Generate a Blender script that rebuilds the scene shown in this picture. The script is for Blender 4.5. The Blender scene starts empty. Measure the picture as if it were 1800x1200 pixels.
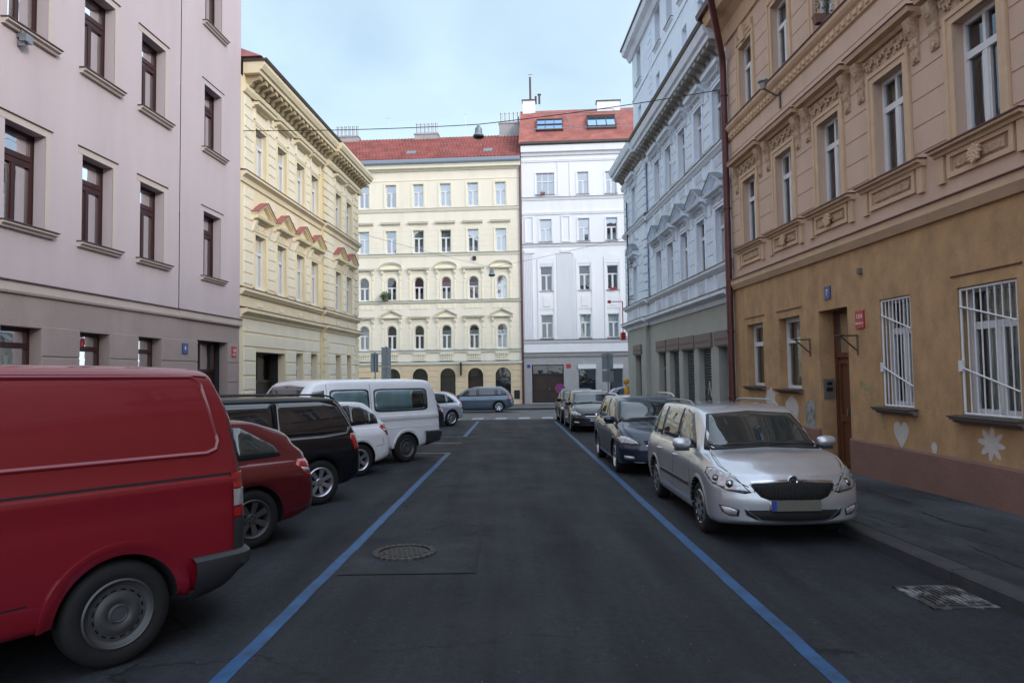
import bpy, bmesh, math, random
from mathutils import Vector, Matrix
from mathutils.bvhtree import BVHTree
rnd = random.Random(7)
C = bpy.context.scene.collection
SL = -0.0117                       # the street falls gently away from the camera
def gz(y): return SL * y
def tag(o, label=None, cat=None, group=None, kind=None):
    if label: o['label'] = label
    if cat: o['category'] = cat
    if group: o['group'] = group
    if kind: o['kind'] = kind
    return o
def empty(name, loc=(0, 0, 0), rz=0, label=None, cat=None, group=None):
    o = bpy.data.objects.new(name, None); C.objects.link(o)
    o.location = loc; o.rotation_euler = (0, 0, rz); o.empty_display_size = .2
    return tag(o, label, cat, group)
def place(o, x, y, yaw, dz=0):     # set a thing on the sloping street
    o.matrix_world = Matrix.Translation((x, y, gz(y) + dz)) @ Matrix.Rotation(math.atan(SL), 4, 'X') @ Matrix.Rotation(yaw, 4, 'Z')
# ------------------------------------------------------------------ mesh builder
class MB:
    def __init__(s): s.v = []; s.f = []; s.m = []
    def poly(s, pts, m=0):
        n = len(s.v); s.v += [tuple(p) for p in pts]; s.f.append(tuple(range(n, n + len(pts)))); s.m.append(m)
    def box(s, a, b, m=0):
        x0, x1 = sorted((a[0], b[0])); y0, y1 = sorted((a[1], b[1])); z0, z1 = sorted((a[2], b[2]))
        n = len(s.v)
        s.v += [(x, y, z) for z in (z0, z1) for y in (y0, y1) for x in (x0, x1)]
        for q in ((0, 2, 3, 1), (4, 5, 7, 6), (0, 1, 5, 4), (2, 6, 7, 3), (0, 4, 6, 2), (1, 3, 7, 5)):
            s.f.append(tuple(n + i for i in q)); s.m.append(m)
    def loft(s, A, B, m=0, caps=True):    # two rings of equal length
        n = len(A)
        k = len(s.v); s.v += [tuple(p) for p in A] + [tuple(p) for p in B]
        for i in range(n):
            j = (i + 1) % n; s.f.append((k + i, k + j, k + n + j, k + n + i)); s.m.append(m)
        if caps:
            s.f.append(tuple(range(k + n - 1, k - 1, -1))); s.m.append(m)
            s.f.append(tuple(range(k + n, k + 2 * n))); s.m.append(m)
    def grid(s, rows, m=0, close=False):
        k = len(s.v); R = len(rows); N = len(rows[0])
        for r in rows: s.v += [tuple(p) for p in r]
        for i in range(R - 1):
            for j in range(N if close else N - 1):
                j2 = (j + 1) % N
                s.f.append((k + i * N + j, k + i * N + j2, k + (i + 1) * N + j2, k + (i + 1) * N + j)); s.m.append(m)
    def tube(s, pts, r, n=8, m=0, caps=True):
        pts = [Vector(p) for p in pts]; rows = []; u = None
        for i, p in enumerate(pts):
            d = (pts[min(i + 1, len(pts) - 1)] - pts[max(i - 1, 0)]).normalized()
            if u is None: u = d.orthogonal().normalized()
            u = (u - d * u.dot(d)).normalized(); w = d.cross(u)
            rr = r[i] if isinstance(r, (list, tuple)) else r
            rows.append([p + (u * math.cos(2 * math.pi * k / n) + w * math.sin(2 * math.pi * k / n)) * rr for k in range(n)])
        s.grid(rows, m, True)
        if caps: s.poly(rows[0][::-1], m); s.poly(rows[-1], m)
    def lathe(s, prof, c=(0, 0, 0), axis='Z', n=24, m=0):   # prof: (radius, height)
        rows = []
        for r, h in prof:
            row = []
            for k in range(n):
                a = 2 * math.pi * k / n; x = r * math.cos(a); y = r * math.sin(a)
                p = (x, y, h) if axis == 'Z' else ((x, h, y) if axis == 'Y' else (h, x, y))
                row.append((c[0] + p[0], c[1] + p[1], c[2] + p[2]))
            rows.append(row)
        s.grid(rows, m, True)
    def build(s, name, mats, parent=None, smooth=False, recalc=True, weld=False, sharp=35):
        me = bpy.data.meshes.new(name); me.from_pydata(s.v, [], s.f)
        if not isinstance(mats, (list, tuple)): mats = [mats]
        for x in mats: me.materials.append(x)
        me.polygons.foreach_set('material_index', s.m)
        return finish(me, name, parent, smooth, recalc, weld, sharp)
def finish(me, name, parent=None, smooth=False, recalc=True, weld=False, sharp=35):
    bm = bmesh.new(); bm.from_mesh(me)
    if weld: bmesh.ops.remove_doubles(bm, verts=bm.verts, dist=.0004)
    if recalc: bmesh.ops.recalc_face_normals(bm, faces=bm.faces)
    if smooth:
        for f in bm.faces: f.smooth = True
        for e in bm.edges:
            if len(e.link_faces) == 2 and e.calc_face_angle(0) > math.radians(sharp): e.smooth = False
    bm.to_mesh(me); bm.free(); me.update()
    o = bpy.data.objects.new(name, me); C.objects.link(o)
    if parent: o.parent = parent
    return o
def text_on(name, s, size, loc, rot, mat, parent, align='CENTER', ext=.002):
    cu = bpy.data.curves.new(name, 'FONT'); cu.body = s; cu.size = size; cu.align_x = align; cu.align_y = 'CENTER'; cu.extrude = ext
    t = bpy.data.objects.new(name, cu); C.objects.link(t)
    dg = bpy.context.evaluated_depsgraph_get(); me = bpy.data.meshes.new_from_object(t.evaluated_get(dg))
    bpy.data.objects.remove(t); me.materials.clear(); me.materials.append(mat)
    o = bpy.data.objects.new(name, me); C.objects.link(o); o.parent = parent; o.location = loc; o.rotation_euler = rot
    return o
# ------------------------------------------------------------------ materials
def mat(name, col, rough=.7, metal=0, var=.0, vs=2.0, bump=0, bs=60, dirt=0, coat=0, spec=.5, stretch=None, dcol=(.05, .045, .04), dsc=.6, dth=.5, fine=0):
    m = bpy.data.materials.new(name); m.use_nodes = True; nt = m.node_tree; N = nt.nodes; Lk = nt.links
    b = N['Principled BSDF']; b.inputs['Roughness'].default_value = rough; b.inputs['Metallic'].default_value = metal
    b.inputs['Base Color'].default_value = (*col, 1); b.inputs['Specular IOR Level'].default_value = spec
    if coat: b.inputs['Coat Weight'].default_value = coat; b.inputs['Coat Roughness'].default_value = .03
    tc = N.new('ShaderNodeTexCoord'); vec = tc.outputs['Object']
    if stretch:
        mp = N.new('ShaderNodeMapping'); mp.inputs['Scale'].default_value = stretch; Lk.new(vec, mp.inputs['Vector']); vec2 = mp.outputs[0]
    else: vec2 = vec
    cur = None
    def noise(sc, det, v, rg=.6):
        n = N.new('ShaderNodeTexNoise'); n.inputs['Scale'].default_value = sc; n.inputs['Detail'].default_value = det; n.inputs['Roughness'].default_value = rg; Lk.new(v, n.inputs['Vector']); return n
    if var:
        n = noise(vs, 6, vec2)
        mr = N.new('ShaderNodeMapRange'); mr.inputs[1].default_value = .25; mr.inputs[2].default_value = .75; mr.inputs[3].default_value = 1 - var; mr.inputs[4].default_value = 1 + var
        Lk.new(n.outputs['Fac'], mr.inputs[0])
        mx = N.new('ShaderNodeVectorMath'); mx.operation = 'SCALE'; mx.inputs[0].default_value = col; Lk.new(mr.outputs[0], mx.inputs['Scale']); cur = mx.outputs[0]
    if fine:
        n = noise(170, 2, vec)
        mr = N.new('ShaderNodeMapRange'); mr.inputs[1].default_value = .3; mr.inputs[2].default_value = .7; mr.inputs[3].default_value = 1 - fine; mr.inputs[4].default_value = 1 + fine
        Lk.new(n.outputs['Fac'], mr.inputs[0])
        mx = N.new('ShaderNodeVectorMath'); mx.operation = 'SCALE'
        if cur: Lk.new(cur, mx.inputs[0])
        else: mx.inputs[0].default_value = col
        Lk.new(mr.outputs[0], mx.inputs['Scale']); cur = mx.outputs[0]
    if dirt:
        n = noise(dsc, 8, vec2, .7)
        cr = N.new('ShaderNodeMapRange'); cr.inputs[1].default_value = dth; cr.inputs[2].default_value = dth + .22; cr.inputs[3].default_value = 0; cr.inputs[4].default_value = dirt
        Lk.new(n.outputs['Fac'], cr.inputs[0])
        mx = N.new('ShaderNodeMix'); mx.data_type = 'RGBA'; Lk.new(cr.outputs[0], mx.inputs['Factor'])
        if cur: Lk.new(cur, mx.inputs['A'])
        else: mx.inputs['A'].default_value = (*col, 1)
        mx.inputs['B'].default_value = (*dcol, 1); cur = mx.outputs['Result']
    if cur: Lk.new(cur, b.inputs['Base Color'])
    if bump:
        n = noise(bs, 5, vec); bp = N.new('ShaderNodeBump'); bp.inputs['Strength'].default_value = bump; bp.inputs['Distance'].default_value = .02
        Lk.new(n.outputs['Fac'], bp.inputs['Height']); Lk.new(bp.outputs[0], b.inputs['Normal'])
    return m
def glass(name, base=.12, tint=(.75, .82, .8), warp=.15, ws=2.5):
    m = bpy.data.materials.new(name); m.use_nodes = True; nt = m.node_tree; N = nt.nodes; Lk = nt.links
    N.remove(N['Principled BSDF']); out = N['Material Output']
    tr = N.new('ShaderNodeBsdfTransparent'); tr.inputs[0].default_value = (*tint, 1)
    gl = N.new('ShaderNodeBsdfGlossy'); gl.inputs['Roughness'].default_value = .02; gl.inputs['Color'].default_value = (.95, .97, 1, 1)
    fr = N.new('ShaderNodeFresnel'); fr.inputs[0].default_value = 1.5
    ad = N.new('ShaderNodeMath'); ad.operation = 'MULTIPLY_ADD'; ad.inputs[1].default_value = 1 - base; ad.inputs[2].default_value = base; Lk.new(fr.outputs[0], ad.inputs[0])
    tc = N.new('ShaderNodeTexCoord'); n = N.new('ShaderNodeTexNoise'); n.inputs['Scale'].default_value = ws; n.inputs['Detail'].default_value = 1
    Lk.new(tc.outputs['Object'], n.inputs['Vector']); bp = N.new('ShaderNodeBump'); bp.inputs['Strength'].default_value = warp; bp.inputs['Distance'].default_value = .03
    Lk.new(n.outputs['Fac'], bp.inputs['Height']); Lk.new(bp.outputs[0], gl.inputs['Normal'])
    mx = N.new('ShaderNodeMixShader'); Lk.new(ad.outputs[0], mx.inputs[0]); Lk.new(tr.outputs[0], mx.inputs[1]); Lk.new(gl.outputs[0], mx.inputs[2]); Lk.new(mx.outputs[0], out.inputs['Surface'])
    return m
def paint(name, col, metal=0.0, dirt=.12, rough=.28):
    return mat(name, col, rough, metal, var=.04, vs=3, dirt=dirt, dcol=(.09, .08, .07), dsc=2.2, dth=.48, coat=1.0)
def tiles(name, col, sx, sy, mortar, col2, rough=.8, ms=.03, bstr=.5, vert=False):
    m = bpy.data.materials.new(name); m.use_nodes = True; nt = m.node_tree; N = nt.nodes; Lk = nt.links; b = N['Principled BSDF']
    tc = N.new('ShaderNodeTexCoord'); br = N.new('ShaderNodeTexBrick'); v = tc.outputs['Object']
    if vert:
        sp = N.new('ShaderNodeSeparateXYZ'); cb = N.new('ShaderNodeCombineXYZ'); Lk.new(v, sp.inputs[0]); Lk.new(sp.outputs[0], cb.inputs[0]); Lk.new(sp.outputs[2], cb.inputs[1]); v = cb.outputs[0]
    nz = N.new('ShaderNodeTexNoise'); nz.inputs['Scale'].default_value = 1.3; Lk.new(tc.outputs['Object'], nz.inputs['Vector'])
    Lk.new(v, br.inputs['Vector']); br.inputs['Scale'].default_value = 1; br.inputs['Brick Width'].default_value = sx; br.inputs['Row Height'].default_value = sy
    br.inputs['Mortar Size'].default_value = ms; br.inputs['Mortar Smooth'].default_value = .6; br.inputs['Color1'].default_value = (*col, 1); br.inputs['Color2'].default_value = (*col2, 1); br.inputs['Mortar'].default_value = (*mortar, 1)
    mr = N.new('ShaderNodeMapRange'); mr.inputs[1].default_value = .3; mr.inputs[2].default_value = .7; mr.inputs[3].default_value = .75; mr.inputs[4].default_value = 1.2; Lk.new(nz.outputs['Fac'], mr.inputs[0])
    sc = N.new('ShaderNodeVectorMath'); sc.operation = 'SCALE'; Lk.new(br.outputs['Color'], sc.inputs[0]); Lk.new(mr.outputs[0], sc.inputs['Scale']); Lk.new(sc.outputs[0], b.inputs['Base Color'])
    bp = N.new('ShaderNodeBump'); bp.invert = True; bp.inputs['Strength'].default_value = bstr; bp.inputs['Distance'].default_value = .02; Lk.new(br.outputs['Fac'], bp.inputs['Height']); Lk.new(bp.outputs[0], b.inputs['Normal'])
    b.inputs['Roughness'].default_value = rough
    return m
M = {}
M['pink'] = mat('pink plaster', (.54, .46, .475), .85, var=.06, vs=1.2, bump=.25, bs=45, dirt=.3, dcol=(.40, .34, .36), dsc=.9, stretch=(1, 1, .22), dth=.52)
M['pinktrim'] = mat('pale beige trim', (.55, .47, .43), .8, var=.05, bump=.15)
M['pinkgf'] = mat('mauve grey render', (.36, .29, .27), .85, var=.14, vs=1.6, bump=.4, bs=30, dirt=.3, dcol=(.2, .16, .15), dsc=.8, stretch=(1, 1, .5))
M['brown'] = mat('dark brown painted wood', (.045, .014, .015), .45, var=.15, vs=6)
M['zinc'] = mat('weathered dark sheet metal', (.09, .07, .065), .55, .3, var=.2)
M['yellow'] = mat('pale yellow plaster', (.80, .70, .48), .85, var=.05, vs=1.5, bump=.2, dirt=.35, stretch=(1, 1, .3), dcol=(.5, .45, .33), dsc=.7)
M['yelblock'] = mat('cream plaster blocks', (.83, .76, .60), .85, var=.05, vs=1.5, bump=.2, dirt=.2, dcol=(.5, .46, .38), dsc=.8)
M['yelbracket'] = mat('dark yellow brackets', (.42, .35, .22), .9, var=.25, vs=5)  # darker base than the wall plaster
M['cream'] = mat('cream plaster', (.83, .755, .62), .85, var=.04, vs=1, bump=.2, dirt=.35, dcol=(.60, .54, .42), dsc=.9, stretch=(1, 1, .2), dth=.5)
M['creamtrim'] = mat('light cream trim', (.84, .79, .62), .8, var=.04, dirt=.15, dcol=(.5, .45, .36), dsc=1.5)
M['creamgf'] = mat('ochre cream render', (.70, .56, .37), .85, var=.06, bump=.2, dirt=.15, dcol=(.45, .33, .2))
M['white'] = mat('white plaster', (.80, .80, .82), .8, var=.03, vs=1, bump=.15, dirt=.3, dcol=(.6, .6, .62), dsc=.9, stretch=(1, 1, .2), dth=.5)
M['whitegf'] = mat('grey stone render', (.37, .36, .36), .85, var=.1, vs=2, bump=.3)
M['blue'] = mat('pale blue grey plaster', (.78, .87, .98), .85, var=.05, vs=1.3, bump=.25, dirt=.2, dcol=(.38, .4, .42), dsc=.7)
M['bluetrim'] = mat('light blue grey trim', (.80, .88, .98), .8, var=.07, vs=3, dirt=.25, dcol=(.36, .37, .38), dsc=1.4)
M['soffit'] = mat('dark stone brackets', (.33, .32, .29), .9, var=.25, vs=5)  # darker base than the trim around it
M['blockbump'] = mat('rough blue grey ornament', (.6, .66, .74), .9, var=.2, vs=8, bump=1, bs=14)
M['shopgf'] = mat('olive grey render', (.40, .41, .38), .85, var=.07, vs=1.5, bump=.2, dirt=.2, dcol=(.22, .21, .18))
M['orange'] = mat('salmon plaster', (.62, .45, .345), .85, var=.08, vs=1.2, bump=.3, bs=50, dirt=.4, dcol=(.40, .28, .21), dsc=1.1, stretch=(1, 1, .3))
M['orangetrim'] = mat('tan stucco trim', (.64, .46, .31), .85, var=.14, vs=4, bump=.3, dirt=.3, dcol=(.3, .21, .14), dsc=2)
M['ornament'] = mat('sooty stucco relief', (.50, .36, .25), .9, var=.35, vs=18, bump=1, bs=22)
M['orangegf'] = mat('stained ochre plaster', (.46, .285, .145), .9, var=.26, vs=2.2, bump=.5, bs=24, dirt=.5, dcol=(.22, .15, .10), dsc=1.5, dth=.5, stretch=(1.3, 1, .8), fine=.15)
M['plinth'] = mat('red brown plinth render', (.225, .125, .10), .9, var=.14, vs=2, bump=.5, bs=30, dirt=.35, dcol=(.16, .1, .08))
M['whitewash'] = mat('chalky white paint', (.58, .56, .55), .9, var=.1, vs=9, bump=.4)
M['greenpaint'] = mat('faded green spray paint', (.32, .28, .12), .9, var=.2, vs=9)
M['winwhite'] = mat('white window paint', (.72, .73, .75), .5, var=.05, dirt=.12, dsc=3)
M['curtain'] = mat('white net curtain', (.62, .62, .6), .9, var=.1, vs=6)
M['blind'] = mat('grey violet blind', (.42, .38, .46), .8, var=.05)
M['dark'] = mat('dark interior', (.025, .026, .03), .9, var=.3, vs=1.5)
M['glass'] = glass('window glass', .10)
M['farglass'] = glass('sky reflecting glass', .34, ws=1.2)
M['skyglass'] = glass('roof window glass', .62, ws=1); M['skyglass'].node_tree.nodes['Glossy BSDF'].inputs['Color'].default_value = (.45, .62, .88, 1)
M['shopglass'] = glass('shop glass', .05)
M['rooftile'] = tiles('red clay roof tiles', (.33, .09, .07), .26, .34, (.14, .04, .035), (.28, .075, .06), .75, .025, .9, True)
M['rooforange'] = tiles('orange red roof tiles', (.36, .125, .10), .22, .3, (.28, .09, .07), (.35, .11, .085), .75, .012, .6, True)
M['redcap'] = mat('red painted sheet metal', (.31, .10, .10), .5, var=.15)
M['gutterblue'] = mat('blue grey gutter', (.24, .28, .33), .45, .3, var=.05)
M['pipe'] = mat('maroon drainpipe', (.105, .032, .034), .4, .2, var=.2, vs=3, dirt=.25)
M['chimney'] = mat('grey chimney render', (.36, .35, .35), .9, var=.15)
M['metal'] = mat('galvanised steel', (.32, .34, .36), .45, .8, var=.15)
M['matt'] = mat('matt black plastic', (.012, .012, .013), .85)
M['black'] = mat('black painted iron', (.018, .018, .02), .5, .2)
M['rubber'] = mat('tyre rubber', (.009, .009, .010), .8, var=.25, vs=8, bump=.15, bs=50)
M['plastic'] = mat('dark grey plastic', (.03, .032, .036), .5, var=.12, vs=5, bump=.1, bs=150)
M['well'] = mat('wheel well black', (.006, .006, .007), .95)
M['alloy'] = mat('silver alloy', (.55, .57, .6), .3, .85, var=.08, vs=9)
M['steel'] = mat('painted steel rim', (.085, .09, .095), .45, .4, var=.15, vs=9, dirt=.3, dsc=4)
M['chrome'] = mat('chrome', (.75, .77, .8), .12, 1)
M['cglass'] = mat('dark car glass', (.010, .013, .016), .03, 0, spec=.9, coat=.6)
M['vanglass'] = mat('teal van glass with painted view', (.10, .19, .21), .04, 0, var=.5, vs=1.6, spec=1, coat=1)  # teal base colour stands in for the bright windscreen seen through the van
M['cglass2'] = mat('green tinted car glass', (.016, .03, .034), .03, 0, spec=1, coat=1)
M['red'] = paint('glossy red paint', (.21, .005, .015), dirt=.0, rough=.4)
M['red2'] = paint('dark metallic red paint', (.12, .008, .012), .3, .0)
M['blackp'] = paint('black car paint', (.005, .006, .009), 0, .02)
M['blackp'].node_tree.nodes['Principled BSDF'].inputs['Coat Weight'].default_value = .35; M['blackp'].node_tree.nodes['Principled BSDF'].inputs['Specular IOR Level'].default_value = .25
M['navy'] = paint('navy car paint', (.010, .018, .046), .3, .03)
M['darkp'] = paint('anthracite car paint', (.016, .017, .022), .3, .03)
M['greenp'] = paint('dark green car paint', (.018, .032, .034), .2, .1)
M['whitep'] = paint('white car paint', (.80, .82, .85), 0, .05)
M['silver'] = paint('silver metallic paint', (.60, .62, .66), .6, .08, .32)
M['silver2'] = paint('light silver paint', (.56, .60, .66), .45, .06, .3)
M['bluep'] = paint('steel blue metallic paint', (.085, .12, .17), .5, .08)
M['royal'] = paint('royal blue paint', (.02, .04, .26), 0, .08)
M['redlamp'] = mat('red lamp lens', (.35, .012, .012), .12, 0, coat=1)
M['clearlamp'] = mat('clear lamp lens', (.5, .5, .5), .1, .3, var=.35, vs=14, coat=1)
M['headlamp'] = mat('headlamp glass', (.44, .46, .50), .10, .6, var=.55, vs=16, coat=1)
M['lampdark'] = mat('headlamp bowl', (.05, .055, .06), .15, .6, coat=1)
M['seam'] = mat('panel gap', (.006, .006, .007), .8)
M['platewhite'] = mat('plate white', (.6, .6, .6), .4)
M['plateblur'] = mat('grey brown licence plate', (.135, .125, .105), .6)
M['plateblue'] = mat('plate blue', (.02, .06, .35), .4)
M['ink'] = mat('black ink', (.01, .01, .01), .5)
M['signblue'] = mat('enamel blue', (.015, .045, .22), .3)
M['signred'] = mat('enamel red', (.42, .02, .03), .3)
M['signwhite'] = mat('enamel white', (.75, .75, .75), .35)
M['signback'] = mat('grey sign back', (.26, .31, .34), .45, .5, var=.12, vs=4, bump=.2, bs=20)
M['wood'] = mat('red brown wood door', (.13, .05, .025), .5, var=.3, vs=5, stretch=(6, 6, .6))
M['wooddark'] = mat('dark brown gate wood', (.035, .02, .016), .5, var=.3, vs=5)
M['maroon'] = mat('maroon shutter', (.12, .02, .03), .5)
M['leaf'] = mat('green leaves', (.04, .09, .025), .6, var=.3, vs=20)
M['shutter'] = mat('grey roller shutter', (.12, .13, .14), .45, .6, var=.12)
M['signtaupe'] = mat('taupe fascia board', (.16, .135, .13), .6, var=.08)
M['skin'] = mat('skin', (.5, .3, .22), .6); M['hair'] = mat('dark hair', (.015, .01, .008), .6)
M['jacket'] = mat('yellow raincoat', (.60, .29, .015), .55, var=.1, vs=7); M['lightblue'] = mat('light blue jacket', (.28, .38, .58), .7, var=.1); M['trousers'] = mat('dark trousers', (.02, .022, .03), .8)
# ------------------------------------------------------------------ ground
def asphalt(name, base, speck, streak=(1.2, .12, 1)):
    m = bpy.data.materials.new(name); m.use_nodes = True; nt = m.node_tree; N = nt.nodes; Lk = nt.links; b = N['Principled BSDF']
    tc = N.new('ShaderNodeTexCoord')
    def nz(sc, det, v=None, rg=.6):
        n = N.new('ShaderNodeTexNoise'); n.inputs['Scale'].default_value = sc; n.inputs['Detail'].default_value = det; n.inputs['Roughness'].default_value = rg
        Lk.new(v or tc.outputs['Object'], n.inputs['Vector']); return n.outputs['Fac']
    def mr(x, a, c, lo, hi):
        n = N.new('ShaderNodeMapRange'); n.inputs[1].default_value = a; n.inputs[2].default_value = c; n.inputs[3].default_value = lo; n.inputs[4].default_value = hi; Lk.new(x, n.inputs[0]); return n.outputs[0]
    def mul(a, c):
        n = N.new('ShaderNodeMath'); n.operation = 'MULTIPLY'; Lk.new(a, n.inputs[0]); Lk.new(c, n.inputs[1]); return n.outputs[0]
    mp = N.new('ShaderNodeMapping'); mp.inputs['Scale'].default_value = streak; Lk.new(tc.outputs['Object'], mp.inputs[0])
    f = mr(nz(1.6, 5, mp.outputs[0]), .3, .7, .60, 1.5); g = mr(nz(.55, 7, None, .7), .3, .7, .62, 1.45); h = mr(nz(140, 2), .3, .7, .55, 1.5); i_ = mr(nz(16, 4, None, .75), .3, .7, .8, 1.25)
    tot = mul(mul(mul(f, g), h), i_)
    sc = N.new('ShaderNodeVectorMath'); sc.operation = 'SCALE'; sc.inputs[0].default_value = base; Lk.new(tot, sc.inputs['Scale'])
    vo = N.new('ShaderNodeTexVoronoi'); vo.inputs['Scale'].default_value = 14; Lk.new(tc.outputs['Object'], vo.inputs['Vector'])
    sp = mr(vo.outputs['Distance'], .05, .09, 1, 0); pick = mr(nz(9, 0), .62, .66, 0, .8)
    mx = N.new('ShaderNodeMix'); mx.data_type = 'RGBA'; Lk.new(mul(sp, pick), mx.inputs['Factor']); Lk.new(sc.outputs[0], mx.inputs['A']); mx.inputs['B'].default_value = (*speck, 1)
    # thin wandering cracks
    vc = N.new('ShaderNodeTexVoronoi'); vc.feature = 'DISTANCE_TO_EDGE'; vc.inputs['Scale'].default_value = .33
    wn = N.new('ShaderNodeTexNoise'); wn.inputs['Scale'].default_value = 2.2; wn.inputs['Detail'].default_value = 6; Lk.new(tc.outputs['Object'], wn.inputs['Vector'])
    ad = N.new('ShaderNodeVectorMath'); ad.operation = 'MULTIPLY_ADD'; Lk.new(wn.outputs['Color'], ad.inputs[0]); ad.inputs[1].default_value = (.9, .9, .9); Lk.new(tc.outputs['Object'], ad.inputs[2]); Lk.new(ad.outputs[0], vc.inputs['Vector'])
    ck = mr(vc.outputs['Distance'], .0, .009, .8, 0); ck2 = mul(ck, mr(nz(.8, 2), .48, .56, 0, 1))
    m2 = N.new('ShaderNodeMix'); m2.data_type = 'RGBA'; Lk.new(ck2, m2.inputs['Factor']); Lk.new(mx.outputs['Result'], m2.inputs['A']); m2.inputs['B'].default_value = (.008, .008, .008, 1)
    Lk.new(m2.outputs['Result'], b.inputs['Base Color'])
    Lk.new(mr(nz(1.1, 4), .3, .7, .68, .95), b.inputs['Roughness']); b.inputs['Specular IOR Level'].default_value = .22
    bp = N.new('ShaderNodeBump'); bp.inputs['Strength'].default_value = .5; bp.inputs['Distance'].default_value = .012; Lk.new(nz(90, 4), bp.inputs['Height']); Lk.new(bp.outputs[0], b.inputs['Normal'])
    return m
M['asphalt'] = asphalt('worn asphalt', (.0225, .0245, .029), (.22, .22, .22))
M['asphalt2'] = asphalt('patched asphalt', (.025, .027, .0315), (.2, .2, .2), (1, 1, 1))
M['paving'] = asphalt('pavement asphalt', (.046, .050, .058), (.2, .2, .2), (1, .4, 1))
M['kerb'] = mat('granite kerb', (.043, .045, .05), .8, var=.25, vs=6, bump=.4, dirt=.4, dcol=(.05, .05, .05))
M['setts'] = tiles('granite setts', (.12, .12, .125), .13, .13, (.03, .03, .03), (.16, .155, .15), .7, .02, .9)
M['linepaint'] = mat('worn blue road paint', (.022, .09, .215), .6, var=.3, vs=3, dirt=.85, dcol=(.028, .035, .045), dsc=9, dth=.49, fine=.45)
M['lineyellow'] = mat('worn pale road paint', (.33, .27, .17), .7, var=.2, dirt=.7, dcol=(.06, .06, .06), dsc=5, dth=.42)
M['linewhite'] = mat('worn white road paint', (.42, .42, .44), .7, var=.2, dirt=.8, dcol=(.06, .06, .06), dsc=4, dth=.45)
M['castiron'] = mat('cast iron', (.035, .032, .03), .5, .6, var=.3, vs=20, bump=.3)
def sheet(name, pts, dz, m, parent=None, cuts=0):
    b = MB(); b.poly([(x, y, gz(y) + dz) for x, y in pts]); return b.build(name, m, parent)
g = MB(); g.poly([(x, y, gz(y) - .03) for x, y in ((-250, -120), (250, -120), (250, 380), (-250, 380))])
tag(g.build('ground', mat('distant ground', (.09, .09, .085), .9, var=.2, vs=.05)), kind='structure')
XL = lambda y: -9.16 + .056 * y; XR = lambda y: 6.4 - .035 * y
tag(sheet('road', [(-7.1, -40), (3.95, -40), (3.72, 31.2), (3.72, 33.0), (-5.6, 33.0)], 0, M['asphalt']), kind='structure')
tag(sheet('cross_street', [(-60, 33.0), (60, 33.0), (60, 44.2), (-60, 44.2)], -.002, M['setts']), kind='structure')
def slab(name, pts, h, m, base=-.02):
    b = MB(); b.loft([(x, y, gz(y) + base) for x, y in pts], [(x, y, gz(y) + h) for x, y in pts]); return tag(b.build(name, m), kind='structure')
slab('pavement', [(4.07, -40), (7.8, -40), (XR(31) + .2, 31.2), (3.95, 31.2), (4.0, 8)], .12, M['paving'])
slab('pavement', [(-11.4, -40), (-7.35, -40), (-6.55, 32), (-7.1, 32)], .12, M['paving'])
slab('pavement', [(-60, 44.5), (60, 44.5), (60, 60), (-60, 60)], .10, M['setts'])
slab('pavement', [(-60, 29.0), (-7.4, 29.0), (-7.4, 32.6), (-60, 32.6)], .11, M['paving'])
slab('pavement', [(5.3, 30.9), (60, 30.9), (60, 32.6), (5.3, 32.6)], .11, M['paving'])
def kerb(x0, y0, x1, y1, w, h, step=1.0):
    n = max(1, int(math.hypot(x1 - x0, y1 - y0) / step)); b = MB(); dx, dy = x1 - x0, y1 - y0; L = math.hypot(dx, dy); nx, ny = dy / L, -dx / L
    for i in range(n):
        a, c = (i + .006) / n, (i + .994) / n; j = rnd.uniform(-.006, .006); hh = h + rnd.uniform(-.006, .004)
        P = [(x0 + dx * a + nx * j, y0 + dy * a + ny * j), (x0 + dx * c + nx * j, y0 + dy * c + ny * j)]
        q = [P[0], P[1], (P[1][0] + nx * w, P[1][1] + ny * w), (P[0][0] + nx * w, P[0][1] + ny * w)]
        lo = [(x, y, gz(y) - .02) for x, y in q]; mid = [(x, y, gz(y) + hh - .02) for x, y in q]
        cx = sum(p[0] for p in q) / 4; cy = sum(p[1] for p in q) / 4
        top = [(x + (cx - x) * .02 + (nx * .015 if k < 2 else 0), y + (cy - y) * .02 + (ny * .015 if k < 2 else 0), gz(y) + hh) for k, (x, y) in enumerate(q)]
        b.loft(lo, mid, caps=False); b.loft(mid, top)
    return tag(b.build('kerb', M['kerb']), kind='structure')
kerb(3.84, -8, 3.77, 8, .20, .128); kerb(3.77, 8.01, 3.72, 31.2, .20, .128)
kerb(-6.4, 32, -7.1, -8, .26, .128)
kerb(60, 44.2, -60, 44.2, -.28, .11, 1.5)
def line(name, pts, w, m, lab, dz=.005, grp=None, n=14):
    (x0, y0), (x1, y1) = pts; L = math.hypot(x1 - x0, y1 - y0); nx, ny = (y1 - y0) / L * w / 2, -(x1 - x0) / L * w / 2; b = MB()
    rows = []
    for i in range(n + 1):
        t = i / n; j = rnd.uniform(-.006, .006)
        x, y = x0 + (x1 - x0) * t, y0 + (y1 - y0) * t
        rows.append([(x - nx + j, y - ny, gz(y - ny) + dz), (x + nx + j, y + ny, gz(y + ny) + dz)])
    b.grid(rows); return tag(b.build(name, m), kind='structure')
line('road_marking', [(-1.90, -3), (-1.66, 17.5)], .112, M['linepaint'], '', n=60)
line('road_marking', [(-1.62, 23.0), (-1.62, 31.8)], .13, M['linepaint'], '')
line('road_marking', [(-2.6, 22.9), (-1.56, 22.9)], .13, M['linepaint'], '', n=3)
line('road_marking', [(1.92, -3), (1.89, 31.0)], .112, M['linepaint'], '', n=90)
line('road_marking', [(-2.9, 17.7), (-1.6, 17.62)], .13, M['lineyellow'], '', n=3)
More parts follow.
